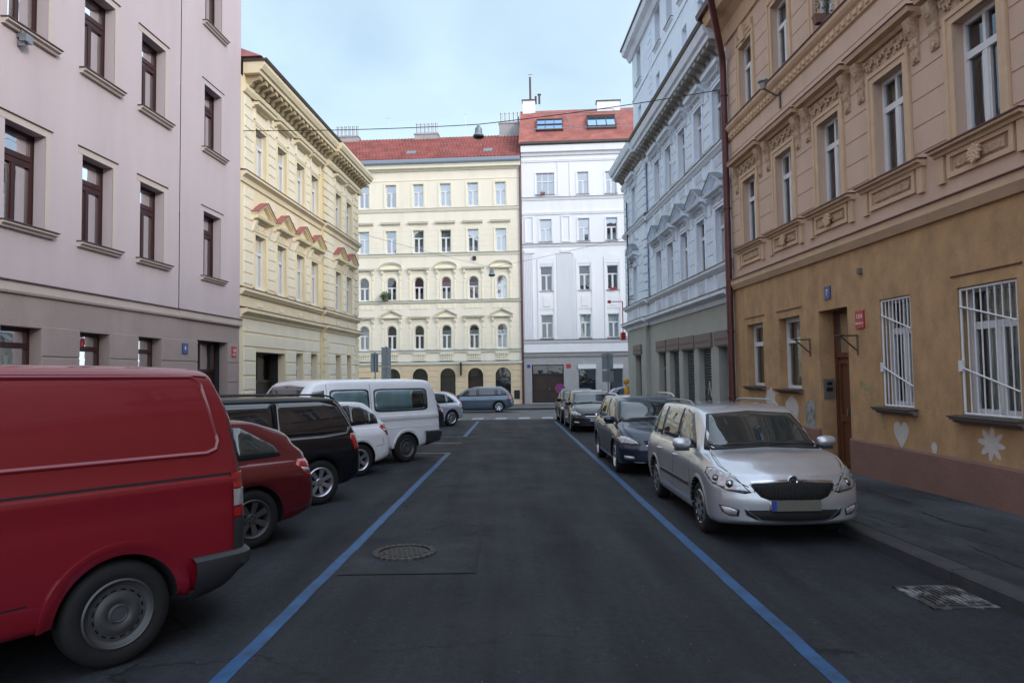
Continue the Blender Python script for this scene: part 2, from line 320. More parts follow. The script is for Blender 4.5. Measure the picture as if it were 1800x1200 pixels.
line('road_marking', [(-2.9, 20.6), (-1.55, 20.55)], .14, M['lineyellow'], '', n=3)
for i in range(6):
    x = -2.9 + i * 1.15
    line('road_marking', [(x, 33.35), (x, 34.6)], .55, M['linewhite'], '', n=3, dz=.008)
def crack(pts, w, seed):
    q = random.Random(seed); b = MB(); rows = []
    for (x0, y0), (x1, y1) in zip(pts, pts[1:]):
        n = max(2, int(math.hypot(x1 - x0, y1 - y0) / .07)); nx, ny = (y1 - y0), -(x1 - x0); L = math.hypot(nx, ny); nx /= L; ny /= L
        for k in range(n):
            t = k / n; j = q.uniform(-.018, .018); ww = w * q.uniform(.25, 1.3); x = x0 + (x1 - x0) * t + nx * j; y = y0 + (y1 - y0) * t + ny * j
            rows.append([(x - nx * ww / 2, y - ny * ww / 2, gz(y) + .1245), (x + nx * ww / 2, y + ny * ww / 2, gz(y) + .1245)])
    b.grid(rows); tag(b.build('pavement_crack', M['crackfill']), kind='structure')
M['crackfill'] = mat('dark gap fill', (.012, .012, .012), .95, var=.4, vs=9)
crack([(5.1, 10.9), (5.25, 9.9), (5.28, 9.1)], .05, 1); crack([(5.05, 8.6), (5.0, 7.9), (5.12, 7.4)], .045, 2); crack([(5.2, 7.0), (5.15, 6.2), (5.3, 5.4), (5.2, 4.2)], .03, 3); crack([(4.5, 6.9), (4.42, 6.2), (4.5, 5.3)], .02, 4); crack([(4.3, 8.4), (4.36, 7.6)], .015, 5)
M['patchseam'] = mat('tar seam', (.013, .014, .017), .9, var=.5, vs=6)
# rectangular repair with manhole
pt = sheet('asphalt_patch', [(-1.68, 6.55), (-.40, 6.55), (-.43, 8.05), (-1.68, 8.05)], .006, M['asphalt2']); tag(pt, kind='structure')
b = MB()
for (x0, y0, x1, y1) in ((-1.7, 6.544, -.39, 6.55), (-.40, 6.54, -.383, 8.075), (-1.7, 8.05, -.4, 8.075)):
    b.poly([(x0, y0, gz(y0) + .009), (x1, y0, gz(y0) + .009), (x1, y1, gz(y1) + .009), (x0, y1, gz(y1) + .009)])
tag(b.build('patch_seam', M['patchseam']), kind='structure')
mh = empty('manhole_cover', label='round cast iron manhole cover with pale worn rim set in the asphalt of the lane', cat='manhole cover')
b = MB(); b.lathe([(0, .010), (.25, .010), (.25, .004), (.27, .004), (.27, .016), (.315, .016), (.325, .0)], n=48)
for i in range(-4, 5):
    for j in range(-4, 5):
        if math.hypot(i, j) < 4.3: b.box((i * .052 - .018, j * .052 - .018, .009), (i * .052 + .018, j * .052 + .018, .017))
b.build('cover', M['castiron'], mh)
b = MB()
for k in range(26):
    a = 2 * math.pi * k / 26; c, s_ = math.cos(a), math.sin(a)
    q = [(.275, -.016), (.335, -.02), (.335, .02), (.275, .016)]
    b.loft([(r * c - t * s_, r * s_ + t * c, .0) for r, t in q], [(r * c - t * s_, r * s_ + t * c, .021) for r, t in q])
b.build('rim', mat('worn granite ring', (.075, .072, .07), .8, var=.5, vs=12), mh); place(mh, -1.17, 7.34, .2, .007)
dr = empty('storm_drain', label='white splashed iron drain grating in the gutter beside the right kerb', cat='drain grate')
b = MB(); b.box((-.24, -.28, -.01), (.24, .28, .006)); 
for k in range(9):
    x = -.2 + k * .05; b.box((x - .013, -.26, .006), (x + .013, .26, .02))
for y in (-.27, 0, .27): b.box((-.24, y - .012, .006), (.24, y + .012, .019))
for y0_, y1_, x0_, x1_ in ((-.34, -.28, -.3, .3), (.28, .34, -.3, .3), (-.34, .34, -.3, -.24), (-.34, .34, .24, .3)): b.box((x0_, y0_, -.01), (x1_, y1_, .008 if x0_ == -.3 and x1_ == .3 else .009))
b.build('grate', mat('grate with splashed paint', (.05, .05, .052), .6, .3, dirt=.95, dcol=(.5, .51, .54), dsc=4, dth=.48), dr)
place(dr, 3.49, 5.66, .0, .004); dr.matrix_world = dr.matrix_world @ Matrix.Scale(.86, 4)
# ------------------------------------------------------------------ facades
class Fac:
    """a building whose street front is the plane local y=0; s runs along it, out is towards the street"""
    def __init__(f, label, origin, ang, s0, sgn, zb, cat='building', name='apartment_building', group=None):
        f.s0, f.sg, f.zb = s0, sgn, zb
        f.r = empty(name, (origin[0], origin[1], zb), ang, label, cat, group)
    def P(f, s, o, z): return (f.sg * (s - f.s0), -o, z - f.zb)
    def box(f, b, s0, s1, o0, o1, z0, z1, m=0): b.box(f.P(s0, o0, z0), f.P(s1, o1, z1), m)
    def prism(f, b, pts, o0, o1, m=0): b.loft([f.P(s, o0, z) for s, z in pts], [f.P(s, o1, z) for s, z in pts], m)
    def mould(f, b, s0, s1, prof, m=0): b.loft([f.P(s0, o, z) for o, z in prof], [f.P(s1, o, z) for o, z in prof], m)
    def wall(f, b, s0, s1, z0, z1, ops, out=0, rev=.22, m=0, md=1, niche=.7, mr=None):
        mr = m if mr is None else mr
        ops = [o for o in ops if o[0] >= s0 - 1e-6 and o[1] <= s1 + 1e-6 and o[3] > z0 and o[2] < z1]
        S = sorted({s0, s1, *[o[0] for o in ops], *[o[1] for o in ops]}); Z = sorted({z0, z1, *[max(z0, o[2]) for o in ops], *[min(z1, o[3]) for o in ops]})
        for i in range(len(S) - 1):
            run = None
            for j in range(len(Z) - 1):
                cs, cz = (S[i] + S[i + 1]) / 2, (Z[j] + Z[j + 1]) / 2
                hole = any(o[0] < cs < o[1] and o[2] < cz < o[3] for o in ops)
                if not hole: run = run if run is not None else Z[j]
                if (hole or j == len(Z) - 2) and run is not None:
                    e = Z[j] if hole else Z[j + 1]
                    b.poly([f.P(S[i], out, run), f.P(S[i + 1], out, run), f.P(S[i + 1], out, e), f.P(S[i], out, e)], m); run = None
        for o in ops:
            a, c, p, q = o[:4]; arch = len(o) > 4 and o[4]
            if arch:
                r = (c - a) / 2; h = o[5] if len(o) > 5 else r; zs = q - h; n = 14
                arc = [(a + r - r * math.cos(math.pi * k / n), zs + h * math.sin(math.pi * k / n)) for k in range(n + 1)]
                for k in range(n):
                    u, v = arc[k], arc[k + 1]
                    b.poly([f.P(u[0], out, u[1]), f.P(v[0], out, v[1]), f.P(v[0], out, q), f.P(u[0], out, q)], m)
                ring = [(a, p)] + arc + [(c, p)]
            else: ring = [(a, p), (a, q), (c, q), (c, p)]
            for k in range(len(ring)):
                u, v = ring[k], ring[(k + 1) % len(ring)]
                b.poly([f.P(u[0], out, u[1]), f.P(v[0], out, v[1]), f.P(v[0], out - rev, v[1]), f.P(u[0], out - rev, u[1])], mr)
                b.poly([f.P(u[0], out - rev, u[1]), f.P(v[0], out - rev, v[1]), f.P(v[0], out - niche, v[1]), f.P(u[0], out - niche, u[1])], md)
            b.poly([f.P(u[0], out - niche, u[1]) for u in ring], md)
    def shell(f, b, s0, s1, z0, z1, depth, m=0, out=0):       # side, back and top of the block
        b.poly([f.P(s0, out, z0), f.P(s0, -depth, z0), f.P(s0, -depth, z1), f.P(s0, out, z1)], m)
        b.poly([f.P(s1, out, z0), f.P(s1, -depth, z0), f.P(s1, -depth, z1), f.P(s1, out, z1)], m)
        b.poly([f.P(s0, -depth, z0), f.P(s1, -depth, z0), f.P(s1, -depth, z1), f.P(s0, -depth, z1)], m)
        b.poly([f.P(s0, out, z1), f.P(s1, out, z1), f.P(s1, -depth, z1), f.P(s0, -depth, z1)], m)
    def courses(f, b, s0, s1, z0, z1, h, gap, ops, out, m=0, base=0, mar=.13):
        n = max(1, round((z1 - z0) / h)); h = (z1 - z0) / n
        for i in range(n):
            a, c = z0 + i * h + gap / 2, z0 + (i + 1) * h - gap / 2; segs = [(s0, s1)]
            for o in ops:
                if o[2] - .03 < c and o[3] + .03 > a:
                    ns = []
                    for u, v in segs:
                        if o[1] + mar <= u or o[0] - mar >= v: ns.append((u, v)); continue
                        if o[0] - mar > u: ns.append((u, o[0] - mar))
                        if o[1] + mar < v: ns.append((o[1] + mar, v))
                    segs = ns
            for u, v in segs:
                if v - u > .06:
                    e = min(.012, out * .5); A = [f.P(s, base, z) for s, z in ((u, a), (v, a), (v, c), (u, c))]; B = [f.P(s, base + out, z) for s, z in ((u + e, a + e), (v - e, a + e), (v - e, c - e), (u + e, c - e))]
                    b.loft(A, B, m)
    def window(f, op, rec=.2, fm='winwhite', gm='glass', tr=.66, mull=True, umull=False, fw=.055, curt=None, out=0, three=False, blind=0, name='window'):
        a, c, p, q = op[:4]; arch = len(op) > 4 and op[4]; b = MB(); d0, d1 = out - rec, out - rec - .06
        r = (c - a) / 2; n = 12
        if arch:
            h = op[5] if len(op) > 5 else r; zs = q - h
            O = [(a, p)] + [(a + r - r * math.cos(math.pi * k / n), zs + h * math.sin(math.pi * k / n)) for k in range(n + 1)] + [(c, p)]
            I = [(a + fw, p + fw)] + [(a + r - (r - fw) * math.cos(math.pi * k / n), zs + (h - fw) * math.sin(math.pi * k / n)) for k in range(n + 1)] + [(c - fw, p + fw)]
        else: O = [(a, p), (a, q), (c, q), (c, p)]; I = [(a + fw, p + fw), (a + fw, q - fw), (c - fw, q - fw), (c - fw, p + fw)]
        for k in range(len(O)):
            k2 = (k + 1) % len(O)
            b.loft([f.P(O[k][0], d0, O[k][1]), f.P(O[k2][0], d0, O[k2][1]), f.P(I[k2][0], d0, I[k2][1]), f.P(I[k][0], d0, I[k][1])],
                   [f.P(O[k][0], d1, O[k][1]), f.P(O[k2][0], d1, O[k2][1]), f.P(I[k2][0], d1, I[k2][1]), f.P(I[k][0], d1, I[k][1])])
        zt = p + (q - p) * tr; mc = (a + c) / 2
        if tr: f.box(b, a + fw, c - fw, d0 + .012, d1, zt - .05, zt + .05)
        if three:
            for k in (1, 2): f.box(b, a + (c - a) * k / 3 - .03, a + (c - a) * k / 3 + .03, d0 + .008, d1, p + fw, q - fw)
        elif mull:
            f.box(b, mc - .04, mc + .04, d0 + .008, d1, p + fw, (zt - .05) if tr else q - fw)
            for u, v in ((a + fw, mc - .04), (mc + .04, c - fw)):     # casement sashes
                f.box(b, u, u + .03, d0 - .004, d1, p + fw, (zt if tr else q - fw) - .05); f.box(b, v - .03, v, d0 - .004, d1, p + fw, (zt if tr else q - fw) - .05)
                f.box(b, u + .03, v - .03, d0 - .004, d1, p + fw, p + fw + .04)
        if umull and tr: f.box(b, mc - .025, mc + .025, d0 + .008, d1, zt + .05, q - fw)
        w = b.build(name, M[fm], f.r)
        g = MB(); g.poly([f.P(s, d1 + .02, z) for s, z in I]); g.build('pane', M[gm], w)
        if curt is None: curt = rnd.random()
        if curt < .75:
            k = MB(); dd = d1 - .10; hi = q - (q - zs if arch else 0) * .0 - .02; nn = 16
            if curt < .35: spans = [(a, c)]
            elif curt < .6: spans = [(a, a + (c - a) * .3), (c - (c - a) * .3, c)]
            else: spans = [(a, a + (c - a) * .45)]
            top = (zs if arch else hi)
            for u, v in spans:
                rows = []
                for i in range(nn + 1):
                    t = i / nn; s = u + (v - u) * t; o = dd + .018 * math.sin(t * 40 * (v - u) + a)
                    rows.append([f.P(s, o, p + .03), f.P(s, o, top)])
                k.grid(rows)
            k.build('curtain', M['curtain'], w, smooth=True)
        if blind:
            k = MB(); z_ = q - (q - p) * blind; f.box(k, a + .02, c - .02, d1 - .06, d1 - .07, z_, q - (r if arch else .02)); k.build('blind', M['blind'], w)
        return w
    def surround(f, op, w=.12, out=.05, mm='creamtrim', base=0, bottom=False, name='window_surround'):
        a, c, p, q = op[:4]; b = MB(); arch = len(op) > 4 and op[4]
        def ring(O, I, o0, o1):
            for k in range(len(O) - 1):
                b.loft([f.P(*t) for t in ((O[k][0], o0, O[k][1]), (O[k + 1][0], o0, O[k + 1][1]), (I[k + 1][0], o0, I[k + 1][1]), (I[k][0], o0, I[k][1]))],
                       [f.P(*t) for t in ((O[k][0], o1, O[k][1]), (O[k + 1][0], o1, O[k + 1][1]), (I[k + 1][0], o1, I[k + 1][1]), (I[k][0], o1, I[k][1]))])
        for (e0, e1, o) in ((0, w, out * .6), (w * .62, w + .004, out)):
            if arch:
                r = (c - a) / 2; n = 14; h = op[5] if len(op) > 5 else r; zs = q - h
                A = lambda e: [(a - e, p)] + [(a + r - (r + e) * math.cos(math.pi * k / n), zs + (h + e) * math.sin(math.pi * k / n)) for k in range(n + 1)] + [(c + e, p)]
            else: A = lambda e: [(a - e, p), (a - e, q + e), (c + e, q + e), (c + e, p)]
            ring(A(e1), A(e0), base - .01, base + o)
        return b.build(name, M[mm], f.r)
    def sill(f, s0, s1, z, out=.12, th=.09, mm='pinktrim', cap='zinc', base=0):
        b = MB(); f.mould(b, s0, s1, [(base - .2, z - th), (base + out * .5, z - th), (base + out * .6, z - th * .6), (base + out, z - th * .45), (base + out, z), (base - .2, z)])
        if cap: f.mould(b, s0 - .015, s1 + .015, [(base - .2, z), (base + out + .025, z - .006), (base + out + .025, z + .012), (base - .2, z + .03)], 1)
        return b.build('window_sill', [M[mm], M[cap or 'zinc']], f.r)
    def hood(f, sc, w, z, kind, out=.25, mm='creamtrim', cap='zinc', rise=.42, base=0, th=.16):
        b = MB(); a, c = sc - w / 2, sc + w / 2
        prof = [(base, z), (base + out * .3, z), (base + out * .45, z + th * .35), (base + out * .9, z + th * .45), (base + out, z + th), (base, z + th)]
        f.mould(b, a, c, prof)
        def strip(p0, p1, t, o0, o1, m):
            d = (p1[0] - p0[0], p1[1] - p0[1]); L = math.hypot(*d); nx, nz = -d[1] / L * t, d[0] / L * t
            if nz < 0: nx, nz = -nx, -nz
            f.prism(b, [p0, p1, (p1[0] + nx, p1[1] + nz), (p0[0] + nx, p0[1] + nz)], o0, o1, m)
        if kind == 'flat': f.mould(b, a - .02, c + .02, [(base, z + th), (base + out + .02, z + th), (base + out + .02, z + th + .015), (base, z + th + .04)], 1)
        if kind == 'tri':
            zt = z + th; pk = (sc, zt + rise); f.prism(b, [(a + .05, zt), (c - .05, zt), (sc, zt + rise - .02)], base, base + out * .35)
            for e in (a, c):
                strip((e, zt), pk, .07, base, base + out * .8, 0); strip((e, zt + .055), (pk[0], pk[1] + .06), .04, base, base + out, 0)
                strip((e - (.03 if e < sc else -.03), zt + .085), (pk[0], pk[1] + .10), .022, base, base + out + .03, 1)
        if kind == 'seg':
            zt = z + th; n = 12; R = w / 2
            arc = [(sc - R * math.cos(math.pi * k / n), zt + rise * math.sin(math.pi * k / n)) for k in range(n + 1)]
            f.prism(b, arc, base, base + out * .35)
            for k in range(n):
                strip(arc[k], arc[k + 1], .07, base, base + out * .85, 0); strip((arc[k][0], arc[k][1] + .065), (arc[k + 1][0], arc[k + 1][1] + .065), .025, base, base + out, 1)
        return b.build({'flat': 'window_hood', 'tri': 'pediment', 'seg': 'pediment'}[kind], [M[mm], M[cap]], f.r)
    def door(f, op, rec, mm, panels=2, trans=.72, gm='shopglass', leaves=2, out=0):
        a, c, p, q = op[:4]; b = MB(); d = out - rec; zt = p + (q - p) * trans
        f.box(b, a, c, d - .05, d - .02, p, zt)
        f.box(b, a, c, d - .05, d + .03, zt, zt + .09); f.box(b, a, a + .07, d - .05, d + .03, p, q); f.box(b, c - .07, c, d - .05, d + .03, p, q); f.box(b, a, c, d - .05, d + .03, q - .06, q)
        for k in range(leaves):
            u = a + .07 + (c - a - .14) * k / leaves; v = a + .07 + (c - a - .14) * (k + 1) / leaves
            for zz0, zz1 in ((p + .12, p + (zt - p) * .42), (p + (zt - p) * .48, zt - .12)):
                f.box(b, u + .03, u + .10, d - .02, d + .012, zz0 - .07, zz1 + .07); f.box(b, v - .10, v - .03, d - .02, d + .012, zz0 - .07, zz1 + .07)
                f.box(b, u + .10, v - .10, d - .02, d + .012, zz0 - .07, zz0); f.box(b, u + .10, v - .10, d - .02, d + .012, zz1, zz1 + .07)
        f.box(b, (a + c) / 2 - .025, (a + c) / 2 + .025, d - .05, d + .03, zt + .09, q - .06)
        dr = b.build('door', M[mm], f.r)
        g = MB(); g.poly([f.P(s, d - .02, z) for s, z in ((a + .07, zt + .09), (c - .07, zt + .09), (c - .07, q - .06), (a + .07, q - .06))]); g.build('pane', M[gm], dr)
        h = MB(); s_ = (a + c) / 2 + .08; f.box(h, s_, s_ + .03, d + .01, d + .05, p + 1.0, p + 1.14); h.build('handle', M['metal'], dr)
        return dr
def gable(f, s0, s1, z0, z1, D, over, mm, th=.08):       # pitched roof, near and far slope, closed ends
    b = MB(); pts = [(over, z0), (-D, z1), (-2 * D, z0), (-2 * D, z0 - th), (-D, z1 - th), (over, z0 - th)]
    b.loft([f.P(s0, o, z) for o, z in pts], [f.P(s1, o, z) for o, z in pts]); return b.build('roof', M[mm], f.r)
AL = math.atan2(1, .056); AR = math.atan2(-1, .035); AF = math.atan2(-.063, 1)
# ---- pink house, left foreground
pk = Fac('tall pink plastered house with brown window frames behind the red van', (XL(20.08), 20.08), AL, 20.08, 1, -.3)
ops = []
pcols = [18.42, 15.63, 13.73, 11.81, 9.9]
prow = [4.49, 7.93, 11.36, 14.8]
for z in prow:
    for c in pcols: ops.append((c - .47, c + .47, z, z + 1.75))
gops = [(11.34, 12.28, 1.15, 2.74), (13.27, 14.19, 1.15, 2.74), (15.17, 16.09, 1.15, 2.75), (9.4, 10.34, 1.15, 2.74), (17.72, 19.4, -.2, 2.8)]
b = MB()
pk.wall(b, -9, 16.76, 3.5, 18.2, ops); pk.wall(b, 16.79, 20.08, 3.5, 18.2, ops, out=.012)
pk.box(b, 16.76, 16.79, -.006, -.05, 3.5, 18.2, 0); pk.wall(b, -9, 20.08, -.0, 3.42, gops, out=-.015, m=2, rev=.24)
pk.box(b, -9, 20.08, -.3, -.015, -.1, 0, 2)
pk.courses(b, -9, 20.06, 0, 2.78, .56, .028, gops, .018, 2, base=-.015, mar=.0); pk.shell(b, -9, 20.08, -.1, 18.2, 11)
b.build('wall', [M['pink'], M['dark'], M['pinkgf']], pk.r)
b = MB()
for a, c, o in ((-9, 16.775, 0), (16.775, 20.12, .025)):
    pk.mould(b, a, c, [(-.05, 3.3), (o + .03, 3.3), (o + .05, 3.34), (o + .05, 3.5), (-.05, 3.5)]); pk.mould(b, a, c, [(-.05, 3.5), (o + .085, 3.5), (o + .085, 3.515), (-.05, 3.55)], 1)
b.build('belt_course', [M['pinktrim'], M['zinc']], pk.r)
b = MB(); pk.mould(b, -9, 20.2, [(0, 17.8), (.1, 17.8), (.35, 18.1), (.4, 18.3), (0, 18.3)]); b.build('cornice', M['pinktrim'], pk.r)
gable(pk, -9, 20.08, 18.3, 21.5, 5.5, .45, 'rooftile')
for o in ops:
    w = pk.window(o, rec=.24, fm='brown', tr=.68, curt=rnd.uniform(.0, .9), fw=.07, out=0)
    bb = MB(); pk.box(bb, o[0] + .07, o[1] - .07, -.215, -.29, o[2] + 1.75 * .68 + .06, o[2] + 1.75 * .68 + .16); t = bb.build('transom', M['brown'], w)
    pk.sill(o[0] - .13, o[1] + .20, o[2], out=.13, th=.10)
    b = MB(); pk.box(b, o[1], o[1] + .13, -.01, .006, o[2] + .01, o[3] + .13); pk.box(b, o[0] - .13, o[1], -.01, .006, o[3], o[3] + .13); pk.mould(b, o[0] - .14, o[1] + .15, [(0, o[3] + .13), (.03, o[3] + .13), (.03, o[3] + .145), (0, o[3] + .15)], 1)
    b.build('window_surround', [M['pinktrim'], M['zinc']], pk.r)
for o in gops[:4]: pk.window(o, rec=.24, fm='brown', tr=.8, mull=False, curt=.1, fw=.07)
pk.door(gops[4], .42, 'brown')
b = MB(); b.tube([pk.P(-6, .12, 0), pk.P(-6, .12, 18.2)], .05); b.build('drainpipe', M['pipe'], pk.r)
# ---- yellow house
yl = Fac('pale yellow corner house with red topped window pediments on the left', (XL(20.1), 20.1), AL, 20.1, 1, -.45)
wc = [21.5, 23.22, 24.97, 26.5, 29.15, 30.72]; R0 = 27.25; RO = .1
mid = [(c - .39, c + .39, 4.57, 6.25) for c in wc]; up = [(c - .39, c + .39, 8.06, 9.62) for c in wc]
gf = [(24.6, 25.3, .9, 2.65), (26.13, 26.85, .9, 2.68), (28.8, 29.5, .9, 2.7), (30.4, 31.05, .9, 2.74), (21.23, 23.6, -.25, 2.6)]
b = MB()
for ops_, z0, z1 in ((gf, -.4, 3.8), (mid, 3.8, 7.9), (up, 7.9, 10.9)):
    yl.wall(b, 20.1, R0, z0, z1, ops_, rev=.26); yl.wall(b, R0, 32.1, z0, z1, ops_, out=RO, rev=.3)
yl.box(b, R0, R0 + .05, 0, RO, -.4, 10.9); yl.shell(b, 20.1, 32.1, -.4, 10.9, 9, out=0)
for (a, c, o) in ((20.35, R0 - .2, 0), (R0 + .1, 32.0, RO)):
    yl.courses(b, a, c, .1, 3.6, .44, .05, gf, .025, 2, base=o, mar=.05)
    yl.courses(b, a, c, 4.62, 7.6, .33, .035, [(m[0] - .14, m[1] + .14, 4.5, 7.4) for m in mid], .022, 2, base=o, mar=.0)
    yl.courses(b, a, c, 8.1, 10.4, .33, .035, [(m[0] - .14, m[1] + .14, 8, 10.25) for m in up], .022, 2, base=o, mar=.0)
for z0, z1 in ((4.6, 7.6), (8.1, 10.4), (.1, 3.6)):      # quoins beside the risalit and at the corner
    n = round((z1 - z0) / .33)
    for k in range(n):
        L = .62 if k % 2 else .42
        z = z0 + (z1 - z0) * k / n; h = (z1 - z0) / n - .05
        yl.box(b, R0 - .02, R0 + L, RO, RO + .05, z, z + h, 0); yl.box(b, 32.1 - L, 32.1 + .05, RO, RO + .05, z, z + h, 0)
b.build('wall', [M['yellow'], M['dark'], M['yelblock']], yl.r)
def band(f, name, z, prof, mm, cap, segs, m2=None):      # a moulding that steps out with the risalit
    b = MB()
    for a, c, o in segs:
        f.mould(b, a, c, [(o + x, z + y) for x, y in prof]); top = max(y for x, y in prof); mx = max(x for x, y in prof)
        if cap: f.mould(b, a, c + .01, [(o - .0, z + top), (o + mx + .02, z + top), (o + mx + .02, z + top + .02), (o, z + top + .07)], 1)
    return b.build(name, [M[mm], M[cap or 'zinc']], f.r)
ys = [(20.1, R0, 0), (R0 - .02, 32.15, RO)]
band(yl, 'belt_course', 3.6, [(0, 0), (.05, 0), (.08, .08), (.2, .14), (.24, .16), (.24, .26), (0, .26)], 'yellow', 'pipe', ys)
band(yl, 'belt_course', 4.28, [(0, 0), (.06, 0), (.13, .08), (.16, .1), (.16, .19), (0, .19)], 'yellow', 'pipe', ys)
band(yl, 'belt_course', 7.68, [(0, 0), (.05, 0), (.07, .14), (.15, .2), (.2, .22), (.2, .30), (0, .30)], 'yellow', 'pipe', ys)
for c in wc:
    b = MB(); o = RO if c > R0 else 0; yl.box(b, c - .22, c + .22, o, o + .018, 4.0, 4.13); b.build('panel', M['yelblock'], yl.r)
b = MB()
for a, c, o in ((20.25, R0 + .35, 0), (R0 + .35, 32.5, .14)):
    yl.mould(b, a, c, [(0, 10.45), (o + .06, 10.45), (o + .12, 10.56), (o + .12, 10.68), (0, 10.68)])
    yl.mould(b, a, c, [(0, 11.0), (o + .5, 11.0), (o + .52, 11.1), (o + .58, 11.12), (o + .66, 11.26), (o + .66, 11.36), (0, 11.36)])
    yl.box(b, a, c, 0, o + .02, 10.66, 11.02)
b.build('cornice', M['yellow'], yl.r)
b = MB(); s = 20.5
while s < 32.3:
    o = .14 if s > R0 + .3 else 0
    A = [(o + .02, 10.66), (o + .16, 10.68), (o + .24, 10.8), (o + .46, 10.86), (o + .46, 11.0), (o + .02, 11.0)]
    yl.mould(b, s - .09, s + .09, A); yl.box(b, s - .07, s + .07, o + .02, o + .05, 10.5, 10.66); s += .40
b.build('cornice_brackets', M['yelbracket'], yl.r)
b = MB(); yl.mould(b, 20.2, 32.55, [(0, 11.36), (.70, 11.36), (.74, 11.44), (.70, 11.42), (0, 11.5)]); b.build('gutter', M['zinc'], yl.r)
b = MB(); b.loft([yl.P(s, o, z) for s, o, z in ((20.12, .62, 11.46), (32.4, .72, 11.46), (32.4, -9, 11.46), (20.12, -9, 11.46))], [yl.P(s, o, z) for s, o, z in ((21.9, -3.6, 13.7), (28.4, -3.6, 13.7), (28.4, -4.4, 13.7), (21.9, -4.4, 13.7))])
b.build('roof', M['redcap'], yl.r)
for c, o3, o4 in zip(wc, mid, up):
    o = RO if c > R0 else 0
    for q, k in ((o3, 'tri'), (o4, 'flat')):
        yl.window(q, rec=.11, tr=.68, out=o, curt=.1 if rnd.random() < .7 else .9); yl.surround(q, w=.14, out=.05, mm='yellow', base=o)
        z = q[3] + (.40 if k == 'tri' else .58); yl.hood(c, 1.36, z, k, out=.25, mm='yellow', cap='redcap' if k == 'tri' else 'zinc', rise=.40, base=o)
        b = MB()
        if k == 'tri':
            for j in range(9):
                x = c - .3 + j * .075; b.lathe([(0, -.02), (.045, -.01), (.05, .01), (0, .05)], yl.P(x, o + .02, q[3] + .26 + .05 * math.sin(j * 2.1)), 'Y', 7)
            for e in (-.62, .5): yl.mould(b, c + e, c + e + .12, [(o, z - .35), (o + .06, z - .32), (o + .16, z - .05), (o + .18, z), (o, z)])
        else:
            yl.box(b, c - .42, c + .42, o, o + .02, q[3] + .2, q[3] + .46)
            for e in (-.56, .47): yl.box(b, c + e, c + e + .09, o, o + .07, q[3] + .25, z)
        b.build('relief', M['yelblock'], yl.r)
for o in gf[:4]: yl.window(o, rec=.2, tr=.7, curt=.1, out=RO if o[0] > R0 else 0)
yl.door(gf[4], .5, 'wooddark', trans=.66)
# ---- far cream house
fr = Fac('cream house with arched windows and red tiled roof facing down the street', (.85, 52.7 - .063 * .15), AF, .85, 1, -.55)
fc = [-20.3, -18.1, -15.95, -13.78, -11.6, -9.43, -7.25, -5.1, -2.94, -.76]; E0, E1 = -22, .85
r5 = [(c - .42, c + .42, 15.02, 16.82) for c in fc]; r4 = [(c - .42, c + .42, 11.37, 13.15) for c in fc]
r3 = [(c - .40, c + .40, 7.66, 9.46, 1) for c in fc]; r2 = [(c - .40, c + .40, 3.80, 5.68, 1) for c in fc]
gfa = [(c - .6, c + .6, -.1 if c < -4 else -.45, 2.32, 1) for c in (-7.2, -5.03, -2.87, -.72, -9.38)] + [(-12.05, -11.15, -.45, 1.65)] + [(c - .6, c + .6, -.1, 2.3, 1) for c in (-13.9, -16, -18.2)]
b = MB()
for op_, z0, z1, m_ in ((gfa, -.55, 2.65, 2), (r2, 2.65, 7.3, 0), (r3, 7.3, 11.1, 0), (r4, 11.1, 14.7, 0), (r5, 14.7, 18.1, 0)): fr.wall(b, E0, E1, z0, z1, op_, rev=.2, m=m_)
fr.shell(b, E0, E1, -.55, 18.1, 11)
fr.courses(b, E0, E1 - .1, -.1, 2.5, .40, .05, gfa, .03, 2, mar=.1)
for z0, z1, ww in ((3.75, 6.2, r2), (7.65, 9.9, r3), (11.35, 13.5, r4)):
    fr.courses(b, E0, E1 - .1, z0, z1, .42, .022, [(o[0] - .16, o[1] + .16, o[2], o[3] + .4) for o in ww], .014, 0, mar=.0)
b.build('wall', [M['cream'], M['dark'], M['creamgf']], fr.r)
fs = [(E0, E1, 0)]
band(fr, 'belt_course', 2.55, [(0, 0), (.06, 0), (.12, .1), (.15, .12), (.15, .24), (0, .24)], 'creamtrim', 'signback', fs)
band(fr, 'belt_course', 3.52, [(0, 0), (.06, 0), (.1, .08), (.12, .16), (0, .16)], 'creamtrim', 'signback', fs)
band(fr, 'belt_course', 7.40, [(0, 0), (.06, 0), (.12, .08), (.15, .17), (0, .17)], 'creamtrim', 'signback', fs)
band(fr, 'belt_course', 11.10, [(0, 0), (.05, 0), (.08, .1), (.12, .18), (0, .18)], 'creamtrim', 'signback', fs)
band(fr, 'belt_course', 14.62, [(0, 0), (.05, 0), (.1, .1), (.14, .22), (0, .22)], 'creamtrim', 'signback', fs)
band(fr, 'belt_course', 17.1, [(0, 0), (.03, 0), (.04, .05), (0, .06)], 'creamtrim', None, fs)
b = MB(); fr.mould(b, E0, E1, [(0, 17.85), (.08, 17.85), (.14, 17.98), (.36, 18.02), (.38, 18.16), (.45, 18.3), (0, 18.3)]); b.build('cornice', M['creamtrim'], fr.r)
b = MB(); fr.mould(b, E0, E1, [(0, 18.3), (.5, 18.3), (.56, 18.42), (.56, 18.62), (.46, 18.7), (0, 18.7)]); b.build('gutter', M['gutterblue'], fr.r)
rf = gable(fr, E0, E1, 18.72, 21.6, 3.1, .42, 'rooftile')
b = MB()
for k in range(int((E1 - E0) / .27)):
    s = E0 + .1 + k * .27; b.tube([fr.P(s, .40, 18.76), fr.P(s, -3.1, 21.62)], .042, 5, caps=False)
b.build('tile_ribs', M['rooftile'], rf)
b = MB()
